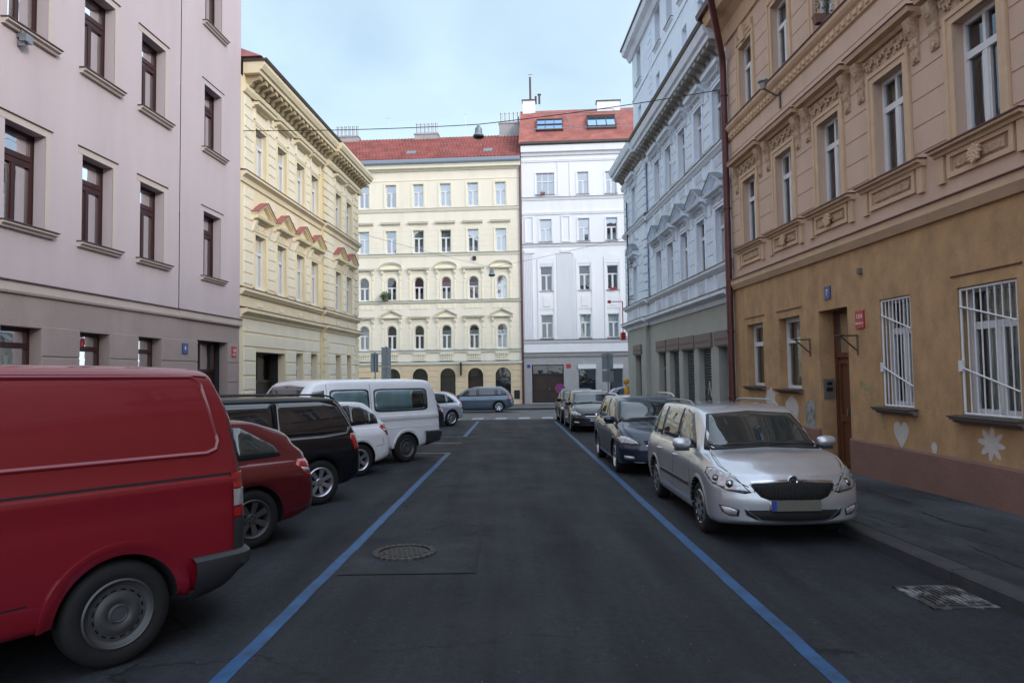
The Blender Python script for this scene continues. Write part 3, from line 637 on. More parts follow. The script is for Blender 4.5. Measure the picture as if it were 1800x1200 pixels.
for s in (-7.9, -1.75):
    b = MB(); d = .5; z = 18.72 + 2.88 * (d + .42) / 3.52; fr.mould(b, s - .36, s + .36, [(-d + .1, z - .05), (-d, z + .08), (-d - .3, z + .32), (-d - .35, z + .2)])
    b.build('roof_hatch', M['metal'], rf)
for s0, s1, zt, n in ((-14.9, -12.9, 22.35, 6), (-8.1, -6.15, 22.35, 6), (-1.0, .75, 23.0, 5)):
    b = MB(); fr.box(b, s0, s1, -2.9, -3.6, 19.5, zt - .35); fr.box(b, s0 - .06, s1 + .06, -2.84, -3.66, zt - .5, zt - .4)
    ch = b.build('chimney', M['chimney'], rf)
    for i in range(n):
        s = s0 + (s1 - s0) * (i + .5) / n; q = fr.P(s, -3.25, zt - .35); b = MB(); b.lathe([(.085, 0), (.085, .80), (.11, .81), (.11, .88), (.0, .92)], q, 'Z', 8); b.build('chimney_pot', M['metal'], ch)
for s, h in ((-10.4, 1.5), (-3.85, 1.6)):
    b = MB(); b.tube([fr.P(s, -3.1, 21.4), fr.P(s, -3.1, 21.9 + h)], .018, 5); fr.box(b, s - .15, s + .15, -3.09, -3.11, 21.9 + h, 21.92 + h); b.build('antenna', M['metal'], rf)
for c, o in zip(fc, r5): fr.window(o, rec=.16, gm='farglass', tr=.66, blind=.28 if c < -8.5 else 0, curt=.2 if c > -8 else .9); fr.surround(o, w=.13, out=.04)
for c, o in zip(fc, r4): fr.window(o, rec=.16, gm='farglass', tr=.66, curt=.9 if -10 < c < -8.5 else .2); fr.surround(o, w=.13, out=.04); fr.hood(c, 1.55, 13.62, 'flat', out=.22, cap='signback')
for i, (c, o) in enumerate(zip(fc, r3)):
    fr.window(o, rec=.16, gm='farglass' if c > -6 else 'glass', tr=.56, curt=.1 if c > -6 or c < -12 else .9, fw=.06); fr.surround(o, w=.11, out=.04)
    k = 'flat' if i % 2 == 0 else 'seg'; fr.hood(c, 1.72, 9.98, k, out=.26, rise=.40, cap='signback')
for i, (c, o) in enumerate(zip(fc, r2)):
    fr.window(o, rec=.16, gm='glass', tr=.58, curt=.2 if rnd.random() < .5 else .9, fw=.06); fr.surround(o, w=.11, out=.04)
    k = 'flat' if i % 2 == 0 else 'tri'; fr.hood(c, 1.72, 6.18, k, out=.26, rise=.42, cap='signback')
for (ww, zz) in ((r3, 9.98), (r2, 6.18)):
    for c, o in zip(fc, ww):
        b = MB()
        for e in (-.78, .62):
            fr.mould(b, c + e, c + e + .16, [(0, zz - .75), (.05, zz - .7), (.06, zz - .35), (.16, zz - .2), (.2, zz), (0, zz)])
            fr.box(b, c + e + .02, c + e + .14, 0, .05, o[2], zz - .8)
        for j in range(8):
            x = c - .42 + j * .12; b.lathe([(0, -.02), (.06, -.01), (.05, .02), (0, .04)], fr.P(x, .01, zz - .14 + .03 * math.cos(j * 2.6)), 'Y', 6)
        b.build('relief', M['creamtrim'], fr.r)
        if ww is r2:
            b = MB(); fr.box(b, c - .5, c + .5, 0, -.02, 3.0, 3.5)
            for j in range(7): b.lathe([(.03, 0), (.06, .1), (.035, .2), (.035, .25), (.06, .36), (.03, .44)], fr.P(c - .42 + j * .14, .05, 3.02), 'Z', 7)
            fr.box(b, c - .52, c + .52, .0, .1, 3.44, 3.52); fr.box(b, c - .52, c + .52, 0, .1, 2.92, 3.02); b.build('balustrade', M['creamtrim'], fr.r)
        else:
            b = MB()
            fr.box(b, c - .74, c + .74, 0, .02, 6.98, 7.28)
            for j in (-.62, -.2, .2, .62): fr.box(b, c + j - .1, c + j + .1, 0, .04, 6.95, 7.3)
            b.build('panel', M['creamtrim'], fr.r)
for i, o in enumerate(gfa):
    if i == 5: b = MB(); fr.box(b, o[0], o[1], -.12, -.16, o[2], o[3]); b.build('shutter', M['maroon'], fr.r); continue
    if i == 2:
        fr.door((o[0], o[1], o[2], 1.7), .35, 'wooddark', trans=.85); b = MB(); fr.box(b, o[0], o[1], -.3, -.36, 1.62, 1.72); fr.prism(b, [(o[0] + .6 - .6 * math.cos(math.pi * k / 12), 1.7 + .62 * math.sin(math.pi * k / 12)) for k in range(13)], -.3, -.33); b.build('fanlight', M['cglass'], fr.r); continue
    fr.window(o, rec=.14, fm='black', gm='shopglass', tr=.72, mull=False, curt=.9, fw=.05)
b = MB(); b.tube([fr.P(.80, .1, -.5), fr.P(.80, .1, 18.3)], .07, 8); b.build('drainpipe', M['pipe'], fr.r)
b = MB(); fr.box(b, .12, .55, 0, .05, -.1, .55); b.build('meter_box', M['black'], fr.r)
b = MB(); fr.box(b, -2.98, -2.72, 0, .14, 10.72, 11.0); b.build('vent_box', M['black'], fr.r)
b = MB(); fr.box(b, -4.02, -3.92, .02, .45, 1.75, 2.75); b.build('wall_sign', M['black'], fr.r)
# ---- far white house
wh = Fac('tall white apartment house with fluted pilasters, roof skylights and dark gateway', (.90, 52.7 - .063 * .2), AF, .90, 1, -.55)
W1 = 15.5
w5 = [(2.05, 3.45, 15.68, 17.4), (5.25, 6.1, 15.65, 17.4), (7.42, 8.27, 15.62, 17.38), (9.9, 10.75, 15.62, 17.38), (12.1, 12.95, 15.62, 17.38)]
wx = [(2.27, 3.19), (5.24, 6.1), (7.4, 8.25), (9.9, 10.75), (12.1, 12.95)]
w4 = [(a, c, 11.98, 13.75) for a, c in wx]; w3 = [(a, c, 8.15, 10.05) for a, c in wx]; w2 = [(a, c, 4.48, 6.3) for a, c in wx]
wg = [(1.5, 3.95, -.45, 2.48), (5.05, 6.43, .25, 2.45), (7.42, 8.47, .25, 2.43), (9.6, 11.2, .25, 2.43)]
b = MB()
for op_, z0, z1, m_ in ((wg, -.55, 3.1, 2), (w2, 3.1, 7.5, 0), (w3, 7.5, 11.6, 0), (w4, 11.6, 15.3, 0), (w5, 15.3, 18.8, 0)): wh.wall(b, .90, W1, z0, z1, op_, rev=.18, m=m_)
wh.shell(b, .90, W1, -.55, 18.8, 11)
def flute(s0, s1, z0, z1, n):
    for k in range(n): s = s0 + (s1 - s0) * (k + .5) / n; wh.box(b, s - (s1 - s0) / n * .28, s + (s1 - s0) / n * .28, 0, .05, z0, z1)
for s0, s1, n in ((.98, 1.75, 6), (3.55, 4.95, 9), (8.9, 9.6, 5)): flute(s0, s1, 4.4, 11.1, n)
for s0, s1 in ((1.1, 1.8), (3.95, 4.65)):
    wh.box(b, s0, s0 + .08, 0, .05, 11.95, 14.0); wh.box(b, s1 - .08, s1, 0, .05, 11.95, 14.0); wh.box(b, s0 + .08, s1 - .08, 0, .05, 13.92, 14.0); wh.box(b, s0 + .08, s1 - .08, 0, .05, 11.95, 12.03); wh.box(b, s0 - .05, s1 + .05, 0, .09, 11.1, 11.35)
wh.box(b, 3.72, 3.80, 0, .04, 15.6, 18.3); wh.box(b, 4.65, 4.73, 0, .04, 15.6, 18.3)
for a, c in wx:
    for e in (a - .22, c + .10): wh.box(b, e, e + .12, 0, .05, 4.4, 10.7)
    wh.box(b, a - .1, c + .1, 0, .03, 6.75, 7.85); wh.prism(b, [(a - .1, 10.25), (c + .1, 10.25), (c + .1, 10.75), (c - .1, 11.0), (a + .1, 11.0), (a - .1, 10.75)], 0, .04)
    wh.box(b, a + .2, c - .2, .03, .06, 6.95, 7.7)
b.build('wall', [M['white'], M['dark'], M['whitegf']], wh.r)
ws_ = [(.9, W1, 0)]
band(wh, 'belt_course', 3.05, [(0, 0), (.06, 0), (.1, .1), (.14, .3), (0, .3)], 'whitegf', 'zinc', [(.9, W1, 0)])
band(wh, 'belt_course', 4.12, [(0, 0), (.05, 0), (.1, .1), (.14, .22), (0, .22)], 'white', 'zinc', ws_)
band(wh, 'belt_course', 11.60, [(0, 0), (.05, 0), (.08, .1), (.12, .2), (0, .2)], 'white', 'zinc', ws_)
band(wh, 'belt_course', 15.25, [(0, 0), (.05, 0), (.08, .1), (.12, .2), (0, .2)], 'white', 'zinc', ws_)
band(wh, 'belt_course', 14.1, [(0, 0), (.05, 0), (.07, .1), (.09, .2), (0, .2)], 'white', None, ws_)
band(wh, 'belt_course', 18.25, [(0, 0), (.05, 0), (.07, .1), (.09, .15), (0, .15)], 'white', None, ws_)
b = MB(); wh.mould(b, .9, W1, [(0, 18.75), (.12, 18.75), (.18, 18.95), (.34, 19.0), (.36, 19.55), (0, 19.55)]); b.build('cornice', M['white'], wh.r)
b = MB(); wh.mould(b, .85, W1, [(0, 19.5), (.42, 19.5), (.5, 19.58), (.5, 19.75), (0, 19.78)]); b.build('gutter', M['zinc'], wh.r)
rw = gable(wh, .75, W1, 19.7, 23.7, 3.5, .42, 'rooforange')
K = 4.0 / 3.92
def rz(d): return 19.7 + K * (d + .42)
for s0, s1, op_ in ((2.1, 4.25, .0), (6.15, 8.45, .22)):
    sk = MB(); a, c = .85, 2.25
    for (u0, u1, d0, d1) in ((s0, s0 + .09, a, c), (s1 - .09, s1, a, c), (s0, s1, a, a + .1), (s0, s1, c - .1, c), (s0 + (s1 - s0) / 3 - .03, s0 + (s1 - s0) / 3 + .03, a, c), (s0 + (s1 - s0) * 2 / 3 - .03, s0 + (s1 - s0) * 2 / 3 + .03, a, c)) + (((s0, s1, (a + c) / 2 - .03, (a + c) / 2 + .03),) if not op_ else ()):
        wh.mould(sk, u0, u1, [(-d0, rz(d0) - .02), (-d0 + .12, rz(d0) + .1 + op_), (-d1 + .12, rz(d1) + .1), (-d1, rz(d1) - .02)])
    w = sk.build('skylight', M['zinc'], rw); g = MB(); g.poly([wh.P(s_, o_, z_) for s_, o_, z_ in ((s0 + .05, -a + .08, rz(a) + .05 + op_), (s1 - .05, -a + .08, rz(a) + .05 + op_), (s1 - .05, -c + .08, rz(c) + .06), (s0 + .05, -c + .08, rz(c) + .06))]); g.build('pane', M['skyglass'], w)
b = MB()
def rail(pts): b.tube([wh.P(s_, -d_ + .2, rz(d_) + .22) for s_, d_ in pts], .03, 5)
rail([(1.7, 2.75), (4.5, 2.75), (4.9, .75)]); rail([(5.6, 2.95), (8.4, 2.95), (9.2, .75)]); rail([(4.5, 2.6), (15, 2.7)]); rail([(1.9, .72), (15, .72)])
b.build('snow_guard', M['metal'], rw)
for s0, s1, zt in ((.95, 2.0, 24.5), (7.1, 9.0, 24.2)):
    b = MB(); wh.box(b, s0, s1, -3.2, -3.9, 22.9, zt); wh.box(b, s0 - .07, s1 + .07, -3.13, -3.97, zt, zt + .08, 1); b.build('chimney', [M['white'], M['zinc']], rw)
b = MB()
for s, h in ((1.6, 2.0), (2.05, .35), (2.35, .5)): b.tube([wh.P(s, -3.5, 24.3), wh.P(s, -3.5, 24.6 + h)], .03 if h > 2 else .09, 6)
wh.box(b, 1.45, 1.8, -3.49, -3.52, 26.8, 26.83); wh.box(b, 2.2, 2.5, -3.4, -3.6, 25.05, 25.12); b.build('antenna', M['zinc'], rw)
for o in w5: wh.window(o, rec=.14, gm='farglass', tr=.62, three=(o[0] < 3), blind=.33 if 5 < o[0] < 6 else 0, curt=.9)
for o in w4: wh.window(o, rec=.14, gm='farglass', tr=.60, blind=.36, curt=.1 if o[0] < 3 else .9)
for o in w3 + w2: wh.window(o, rec=.14, gm='glass', tr=.66, curt=.2 if (o[2] < 5 and o[0] > 5) else .9)
for o in w2 + w3 + w4 + w5: wh.sill(o[0] - .06, o[1] + .06, o[2] + .005, out=.06, th=.06, mm='white')
for o in w3 + w4 + w5 + w2: wh.surround(o, w=.10, out=.03, mm='white')
wh.door(wg[0], .3, 'wooddark', trans=.74)
for o in wg[1:]:
    wh.window(o, rec=.1, fm='whitegf', gm='shopglass', tr=0, mull=False, curt=.9); b = MB(); wh.box(b, o[0], o[1], -.02, .1, 2.12, o[3]); b.build('awning_box', M['winwhite'], wh.r)
b = MB(); b.box(wh.P(1.15, 0, 2.25), wh.P(1.4, .03, 2.5)); b.build('house_number', M['signblue'], wh.r)
b = MB(); b.box(wh.P(4.15, 0, 2.2), wh.P(4.5, .03, 2.5)); b.build('street_sign', M['signred'], wh.r)
b = MB(); b.box(wh.P(7.6, .07, 8.16), wh.P(8.1, .2, 8.3)); b.build('flower_box', M['signred'], wh.r)
# ---- right pale blue house
bl = Fac('pale blue grey corner house with grey pediments and shuttered shops on the right', (XR(17.7), 17.7), AR, 17.7, -1, -.45)
bc = [18.48, 20.2, 21.93, 23.6, 25.18, 28.8]; R1 = 27.0; YE = 30.75
bm_ = [(c - .38, c + .38, 4.69, 6.27) for c in bc]; bu = [(c - .38, c + .38, 8.12, 9.66) for c in bc]
bg = [(17.95, 18.98, -.35, 2.46), (19.62, 20.78, -.35, 2.46), (21.26, 22.48, -.35, 2.48), (22.93, 24.1, -.35, 2.5), (24.62, 25.64, -.35, 2.5), (28.15, 29.25, -.35, 2.5)]
b = MB()
for op_, z0, z1, m_ in ((bg, -.45, 3.7, 2), (bm_, 3.7, 7.5, 0), (bu, 7.5, 10.6, 0)):
    bl.wall(b, 17.7, R1, z0, z1, op_, rev=.26, m=m_); bl.wall(b, R1, YE, z0, z1, op_, out=.1, rev=.3, m=m_)
bl.box(b, R1, R1 + .05, 0, .1, 3.7, 10.6); bl.box(b, R1, R1 + .3, 0, .16, -.45, 3.6, 2); bl.shell(b, 17.7, YE, -.45, 10.6, 45)  # unseen depth stretched to stand for side-street neighbours and shade the cross street
for (a, c, o) in ((17.8, R1 - .45, 0), (R1 + .1, YE, .1)):
    bl.courses(b, a, c, 4.7, 7.3, .36, .035, [(m[0] - .14, m[1] + .14, 4.5, 7.4) for m in bm_], .022, 0, base=o, mar=.0)
    bl.courses(b, a, c, 8.15, 10.2, .36, .035, [(m[0] - .14, m[1] + .14, 8, 10.25) for m in bu], .022, 0, base=o, mar=.0)
for z0, z1 in ((4.7, 7.4), (8.1, 10.2)):
    n = round((z1 - z0) / .33)
    for k in range(n):
        L = .60 if k % 2 else .42; z = z0 + (z1 - z0) * k / n; h = (z1 - z0) / n - .05
        for s in (R1 - .3, YE - L): bl.box(b, s, s + L, .08, .16, z, z + h, 0)
b.build('wall', [M['blue'], M['dark'], M['shopgf']], bl.r)
bs_ = [(17.7, R1, 0), (R1 - .3, YE + .1, .1)]
band(bl, 'belt_course', 3.62, [(0, 0), (.05, 0), (.1, .12), (.22, .18), (.28, .22), (.28, .32), (0, .32)], 'bluetrim', 'zinc', bs_)
band(bl, 'belt_course', 4.5, [(0, 0), (.05, 0), (.12, .06), (.16, .1), (.16, .17), (0, .17)], 'bluetrim', 'zinc', bs_)
band(bl, 'belt_course', 7.78, [(0, 0), (.05, 0), (.10, .08), (.14, .1), (.14, .17), (0, .17)], 'bluetrim', 'zinc', bs_)
for c in bc:
    o = .1 if c > R1 else 0
    for z0, z1 in ((3.98, 4.48), (7.35, 7.74)):
        b = MB(); bl.box(b, c - .56, c + .56, o - .01, o + .012, z0, z1)
        for e in (-.55, .43): bl.box(b, c + e, c + e + .12, o, o + .07, z0, z1)
        bl.box(b, c - .33, c + .33, o + .005, o + .03, z0 + .08, z1 - .08, 1)
        b.build('panel', [M['bluetrim'], M['blockbump']], bl.r)
b = MB()
for a, c, o in ((17.7, R1 - .05, 0), (R1 - .05, YE + .3, .12)):
    bl.mould(b, a, c, [(0, 10.05), (o + .06, 10.05), (o + .1, 10.15), (o + .1, 10.25), (0, 10.25)]); bl.box(b, a, c, 0, o + .03, 10.25, 10.62)
    bl.mould(b, a, c, [(0, 10.6), (o + .48, 10.6), (o + .5, 10.72), (o + .58, 10.75), (o + .64, 10.92), (o + .64, 10.98), (0, 10.98)])
b.build('cornice', M['bluetrim'], bl.r)
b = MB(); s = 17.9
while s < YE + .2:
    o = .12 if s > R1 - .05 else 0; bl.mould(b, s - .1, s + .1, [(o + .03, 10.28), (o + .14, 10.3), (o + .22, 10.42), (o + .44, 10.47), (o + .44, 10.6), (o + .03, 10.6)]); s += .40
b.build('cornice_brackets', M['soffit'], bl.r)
b = MB(); bl.mould(b, 17.7, YE + .35, [(0, 10.98), (.68, 10.98), (.72, 11.08), (.3, 11.14), (-.6, 11.14), (-.6, 10.98)]); b.build('gutter', M['zinc'], bl.r)
for c, o3, o4 in zip(bc, bm_, bu):
    o = .1 if c > R1 else 0
    for q, k in ((o3, 'tri'), (o4, 'flat')):
        bl.window(q, rec=.11, tr=.68, out=o, curt=.1 if rnd.random() < .7 else .9); bl.surround(q, w=.14, out=.06, mm='bluetrim', base=o)
        z = q[3] + (.36 if k == 'tri' else .30); bl.hood(c, 1.42 if k == 'tri' else 1.35, z, k, out=.27, mm='bluetrim', cap='signback', rise=.36, base=o, th=.13 if k == 'tri' else .2)
        b = MB()
        for j in range(10):
            x = c - .38 + j * .085; b.lathe([(0, -.02), (.05, -.01), (.045, .02), (0, .06)], bl.P(x, o + .03, q[3] + .22 + .05 * math.sin(j * 2.3)), 'Y', 7)
        for e in (-.64, .5):
            bl.mould(b, c + e, c + e + .14, [(o, z - .42), (o + .07, z - .38), (o + .1, z - .15), (o + .2, z - .03), (o + .2, z), (o, z)])
        b.build('relief', M['blockbump'], bl.r)
for i, o in enumerate(bg):
    out = .1 if o[0] > R1 else 0
    b = MB(); bl.box(b, o[0] - .18, o[1] + .18, out - .01, out + .07, o[3] + .04, o[3] + .44); bl.box(b, o[0] - .05, o[1] + .1, out + .07, out + .073, o[3] + .17, o[3] + .24, 1); b.build('shop_sign', [M['signtaupe'], M['maroon']], bl.r)
    if i in (1, 2, 3):
        b = MB(); n = 34
        for k in range(n):
            z = o[2] + (o[3] - o[2]) * k / n; bl.mould(b, o[0], o[1], [(-.2, z), (-.17, z + .01), (-.17, z + .055), (-.2, z + .07)])
        if i == 1:
            for p_, q_ in (((.3, 1.0), (.4, 1.45)), ((.4, 1.45), (.55, 1.05)), ((.55, 1.05), (.7, 1.5)), ((.7, 1.5), (.82, 1.1)), ((.25, .95), (.5, .8)), ((.5, .8), (.85, .95))):
                b.tube([bl.P(o[0] + p_[0], -.165, p_[1]), bl.P(o[0] + q_[0], -.165, q_[1])], .015, 4, 1)
        b.build('roller_shutter', [M['shutter'], M['whitewash']], bl.r)
    elif i in (4, 5): bl.window(o, rec=.2, fm='signtaupe', gm='shopglass', tr=.8, mull=False, curt=.9, out=out)
    else: bl.door(o, .5, 'wooddark', trans=.8)
b = MB(); at = [(c - .4, c + .4, 14.77, 16.3) for c in (30.0, 26.6, 24.85, 23.05, 21.25, 19.45)]
at2 = [(c - .28, c + .28, 12.9, 13.7) for c in (30.0, 26.7, 24.95, 23.05, 21.25, 19.45)]
bl.wall(b, 17.7, 31.3, 10.9, 14.4, at2, out=-.5); bl.wall(b, 17.7, 31.3, 14.4, 16.9, at, out=-.5)
bl.shell(b, 17.7, 31.3, 10.9, 16.9, 45, out=-.5)  # same stretched unseen depth, also shading the cross street
for k in range(16): bl.box(b, 27.6, 28.15 - (k % 2) * .15, -.5, -.46, 11.2 + k * .31, 11.46 + k * .31)
b.build('attic_wall', [M['blue'], M['dark']], bl.r)
b = MB(); bl.mould(b, 17.6, 31.6, [(-.5, 16.35), (-.4, 16.35), (-.3, 16.55), (-.1, 16.65), (-.05, 16.9), (-.5, 16.9)]); bl.mould(b, 17.6, 31.32, [(-.5, 14.35), (-.46, 14.35), (-.46, 14.41), (-.5, 14.41)]); b.build('cornice', M['bluetrim'], bl.r)
for o in at: bl.window(o, rec=.2, tr=.66, out=-.5, curt=.2); bl.sill(o[0] - .1, o[1] + .1, o[2], out=.08, mm='bluetrim', base=-.5)
for o in at2: bl.window(o, rec=.12, tr=0, out=-.5, curt=.9, fm='bluetrim')
b = MB(); bl.box(b, 17.5, 31.65, .0, -9, 16.9, 16.98); b.loft([bl.P(s_, o_, 16.98) for s_, o_ in ((17.6, -.2), (31.1, -.2), (31.1, -9), (17.6, -9))], [bl.P(s_, o_, 18.9) for s_, o_ in ((17.6, -4), (29, -4), (29, -5), (17.6, -5))]); b.build('roof', M['zinc'], bl.r)
b = MB(); b.tube([bl.P(29.9, .2, 4.6), bl.P(29.9, .2, 9.3)], .03, 6)
for z in (4.95, 5.08, 6.35, 6.48):
    b.tube([bl.P(29.9, .2, z), bl.P(29.2, .2, z), bl.P(29.2, .12, z)], .018, 5)
b.build('cable_bracket', M['black'], bl.r)
b = MB(); b.tube([bl.P(30.75, .12, 3.4), bl.P(30.8, .3, 3.4), bl.P(30.8, .3, 5.0)], .025, 6); b.tube([bl.P(30.8, .3, 5.0), bl.P(30.8, .85, 5.0)], .02, 6); bl.box(b, 30.7, 30.95, .2, .4, 3.25, 3.6); b.lathe([(.0, 0), (.08, .02), (.08, .12), (0, .16)], bl.P(30.8, .9, 4.92), 'Z', 8); b.build('alarm_bracket', M['signred'], bl.r)
# ---- orange house
og = Fac('salmon and ochre house with barred ground floor windows and white painted marks', (XR(17.68), 17.68), AR, 17.68, -1, -.25)
oc = [16.4, 14.46, 12.54, 10.62, 8.70, 6.78, 4.86, 2.94]
om = [(c - .40, c + .40, 4.86, 6.48) for c in oc]; ou = [(c - .40, c + .40, 8.28, 9.86) for c in oc]
ogf = [(15.86, 16.84, 1.41, 2.92), (13.98, 15.0, 1.38, 2.92), (12.12, 13.18, -.06, 2.92), (10.30, 11.12, 1.17, 2.92), (8.21, 9.27, 1.14, 2.88), (6.2, 7.2, 1.14, 2.88), (4.3, 5.3, 1.14, 2.88)]
b = MB(); E = -10
og.wall(b, E, 17.68, -.2, 3.92, ogf, rev=.30, m=2); og.wall(b, E, 17.68, 3.92, 7.9, om, rev=.24); og.wall(b, E, 17.68, 7.9, 11.0, ou, rev=.24); og.shell(b, E, 17.68, -.2, 11.0, 10)
og.courses(b, E, 17.6, 4.95, 6.95, .40, .018, [(m[0] - .18, m[1] + .18, 4.8, 7.1) for m in om], .012, 0, mar=.0)
og.courses(b, E, 17.6, 7.05, 7.75, .35, .018, [], .012, 0)
og.courses(b, E, 17.6, 8.3, 10.3, .40, .018, [(m[0] - .18, m[1] + .18, 8.2, 10.3) for m in ou], .012, 0, mar=.0)
wall_og = b.build('wall', [M['orange'], M['dark'], M['orangegf']], og.r)
def pl(a, c, z0, z1, h0, h1):
    b = MB(); b.loft([og.P(a, -.02, z0), og.P(a, .05, z0), og.P(a, .05, z1), og.P(a, .03, z1 + .03), og.P(a, -.02, z1 + .03)], [og.P(c, -.02, h0), og.P(c, .05, h0), og.P(c, .05, h1), og.P(c, .03, h1 + .03), og.P(c, -.02, h1 + .03)]); b.build('plinth', M['plinth'], og.r)
pl(13.2, 17.68, -.2, .64, -.2, .64); pl(12.1, E, -.2, .56, -.2, .42)
b = MB(); og.mould(b, E, 17.7, [(0, 3.88), (.05, 3.88), (.09, 3.95), (.12, 4.0), (.12, 4.12), (0, 4.12)]); og.mould(b, E, 17.72, [(0, 4.12), (.155, 4.12), (.155, 4.135), (0, 4.17)], 1); b.build('belt_course', [M['orangetrim'], M['pipe']], og.r)
b = MB(); og.mould(b, E, 17.7, [(0, 7.78), (.05, 7.8), (.05, 7.98), (.1, 8.02), (.14, 8.08), (.14, 8.16), (0, 8.16)]); og.mould(b, E, 17.7, [(0, 8.16), (.17, 8.16), (.17, 8.18), (0, 8.24)], 1)
s = E + .1
while s < 17.6: b.lathe([(.065, .0), (.055, .03), (.03, .035), (.0, .06)], og.P(s, .045, 7.89), 'Y', 7, 0) if False else og.mould(b, s - .05, s + .05, [(.05, 7.82), (.085, 7.85), (.085, 7.93), (.05, 7.96)]); s += .19
b.build('belt_course', [M['orangetrim'], M['pipe']], og.r)
b = MB(); og.mould(b, E, 17.75, [(0, 10.4), (.06, 10.4), (.1, 10.55), (.12, 10.75), (.3, 10.85), (.55, 10.9), (.62, 11.05), (.62, 11.12), (0, 11.12)]); b.build('cornice', M['orangetrim'], og.r)
b = MB(); og.mould(b, E, 17.8, [(0, 11.12), (.62, 11.12), (.74, 11.1), (.78, 11.22), (0, 11.3)]); b.build('gutter', M['pipe'], og.r)
gable(og, E, 17.7, 11.3, 14.2, 5, .6, 'rooftile')
def rosette(b, s, o, z, r, n=3):
    for k in range(n * 4):
        a = k * 2.4; q = r * math.sqrt((k + .5) / (n * 4)); b.lathe([(0, -.03), (.028, -.02), (.024, .012), (0, .03)], og.P(s + q * math.cos(a), o, z + q * math.sin(a)), 'Y', 6)
for i, (c, o3, o4) in enumerate(zip(oc, om, ou)):
    og.window(o3, rec=.13, tr=.70, curt=.1 if i % 2 else .9, umull=True); og.window(o4, rec=.13, tr=.66, curt=.1, umull=False)
    for q in (o3, o4): og.surround(q, w=.16, out=.05, mm='orangetrim')
    og.sill(c - .84, c + .84, 4.84, out=.15, th=.1, mm='orangetrim', cap='pipe')
    b = MB()
    for e in (-.8, .66): og.box(b, c + e, c + e + .14, 0, .05, 4.36, 4.74)
    og.box(b, c - .6, c + .6, 0, .045, 4.40, 4.47); og.box(b, c - .6, c + .6, 0, .045, 4.68, 4.75); og.box(b, c - .6, c - .53, 0, .045, 4.47, 4.68); og.box(b, c + .53, c + .6, 0, .045, 4.47, 4.68)
    og.mould(b, c - .45, c + .45, [(0, 4.49), (.035, 4.52), (.035, 4.63), (0, 4.66)], 1)
    if i in (1, 2, 4): rosette(b, c, .09, 4.57, .11, 6); b.lathe([(.09, 0), (.10, .06), (.07, .12), (0, .16)], og.P(c, .05, 4.57), 'Y', 9, 1) if False else None
    b.build('panel', [M['orangetrim'], M['ornament']], og.r)
    og.hood(c, 1.78, 6.95, 'flat', out=.24, mm='orangetrim', cap='pipe', th=.14)
    b = MB(); og.box(b, c - .6, c + .6, 0, .03, 6.66, 6.93)
    for j in range(15):
        x = c - .56 + j * .08; rosette(b, x, .045, 6.79 + .055 * math.sin(j * 1.9), .05, 1)
    for e in (-.82, .66):
        og.mould(b, c + e, c + e + .17, [(0, 6.28), (.04, 6.3), (.045, 6.5), (.07, 6.56), (.065, 6.66), (.14, 6.82), (.17, 6.95), (0, 6.95)])
        for z in (6.36, 6.6, 6.8): b.lathe([(0, -.02), (.05, -.01), (.045, .03), (0, .05)], og.P(c + e + .085, .055 + (.06 if z > 6.7 else 0), z), 'Y', 7)
    b.build('relief', M['ornament'], og.r)
    b = MB(); og.box(b, c - .52, c + .52, -.01, .03, 10.1, 10.22); og.mould(b, c - .12, c + .12, [(0, 9.9), (.08, 9.9), (.14, 10.25), (0, 10.25)]); og.box(b, c - .5, c - .4, 0, .06, 9.95, 10.2); og.box(b, c + .4, c + .5, 0, .06, 9.95, 10.2); b.build('keystone', M['orangetrim'], og.r)
for o in ogf[:2]: og.window(o, rec=.17, tr=.68, mull=False, curt=.2, fw=.09); og.sill(o[0] - .06, o[1] + .06, o[2], out=.12, th=.06, mm='signtaupe')
for o in ogf[:2] + ogf[4:5]:
    b = MB(); og.mould(b, o[0] - .1, o[1] + .1, [(0, o[3] + .16), (.02, o[3] + .16), (.02, o[3] + .175), (0, o[3] + .18)]); b.build('drip_line', M['pipe'], og.r)
og.door(ogf[2], .32, 'wood', trans=.70, leaves=2)
b = MB(); og.box(b, 12.1, 13.2, .02, .35, -.1, .02); b.build('doorstep', M['kerb'], og.r)
for o in ogf[3:]:
    og.window(o, rec=.16, tr=.70, curt=.1, fw=.07); og.sill(o[0] - .08, o[1] + .08, o[2], out=.14, th=.08, mm='signtaupe')
    b = MB(); a, c, p_, q_ = o[0] + .03, o[1] - .03, o[2] + .04, o[3] - .03; D = -.03
    for u, v in (((a, p_), (a, q_)), ((c, p_), (c, q_)), ((a, p_), (c, p_)), ((a, q_), (c, q_))): b.tube([og.P(u[0], D, u[1]), og.P(v[0], D, v[1])], .018, 6)
    n = 8
    for k in range(1, n): s = a + (c - a) * k / n; b.tube([og.P(s, D, p_), og.P(s, D, q_)], .010, 5)
    for z0, z1 in ((q_ - .48, q_ - .22), (p_ + .32, p_ + .62)): b.tube([og.P(a, D + .02, z0), og.P(c, D + .02, z1)], .012, 5) if False else b.tube([og.P(c, D + .02, z1), og.P(a, D + .02, z0)], .012, 5)
    og.box(b, c - .02, c + .05, D, D + .04, 1.75, 1.9); b.build('window_grille', M['winwhite'], og.r)
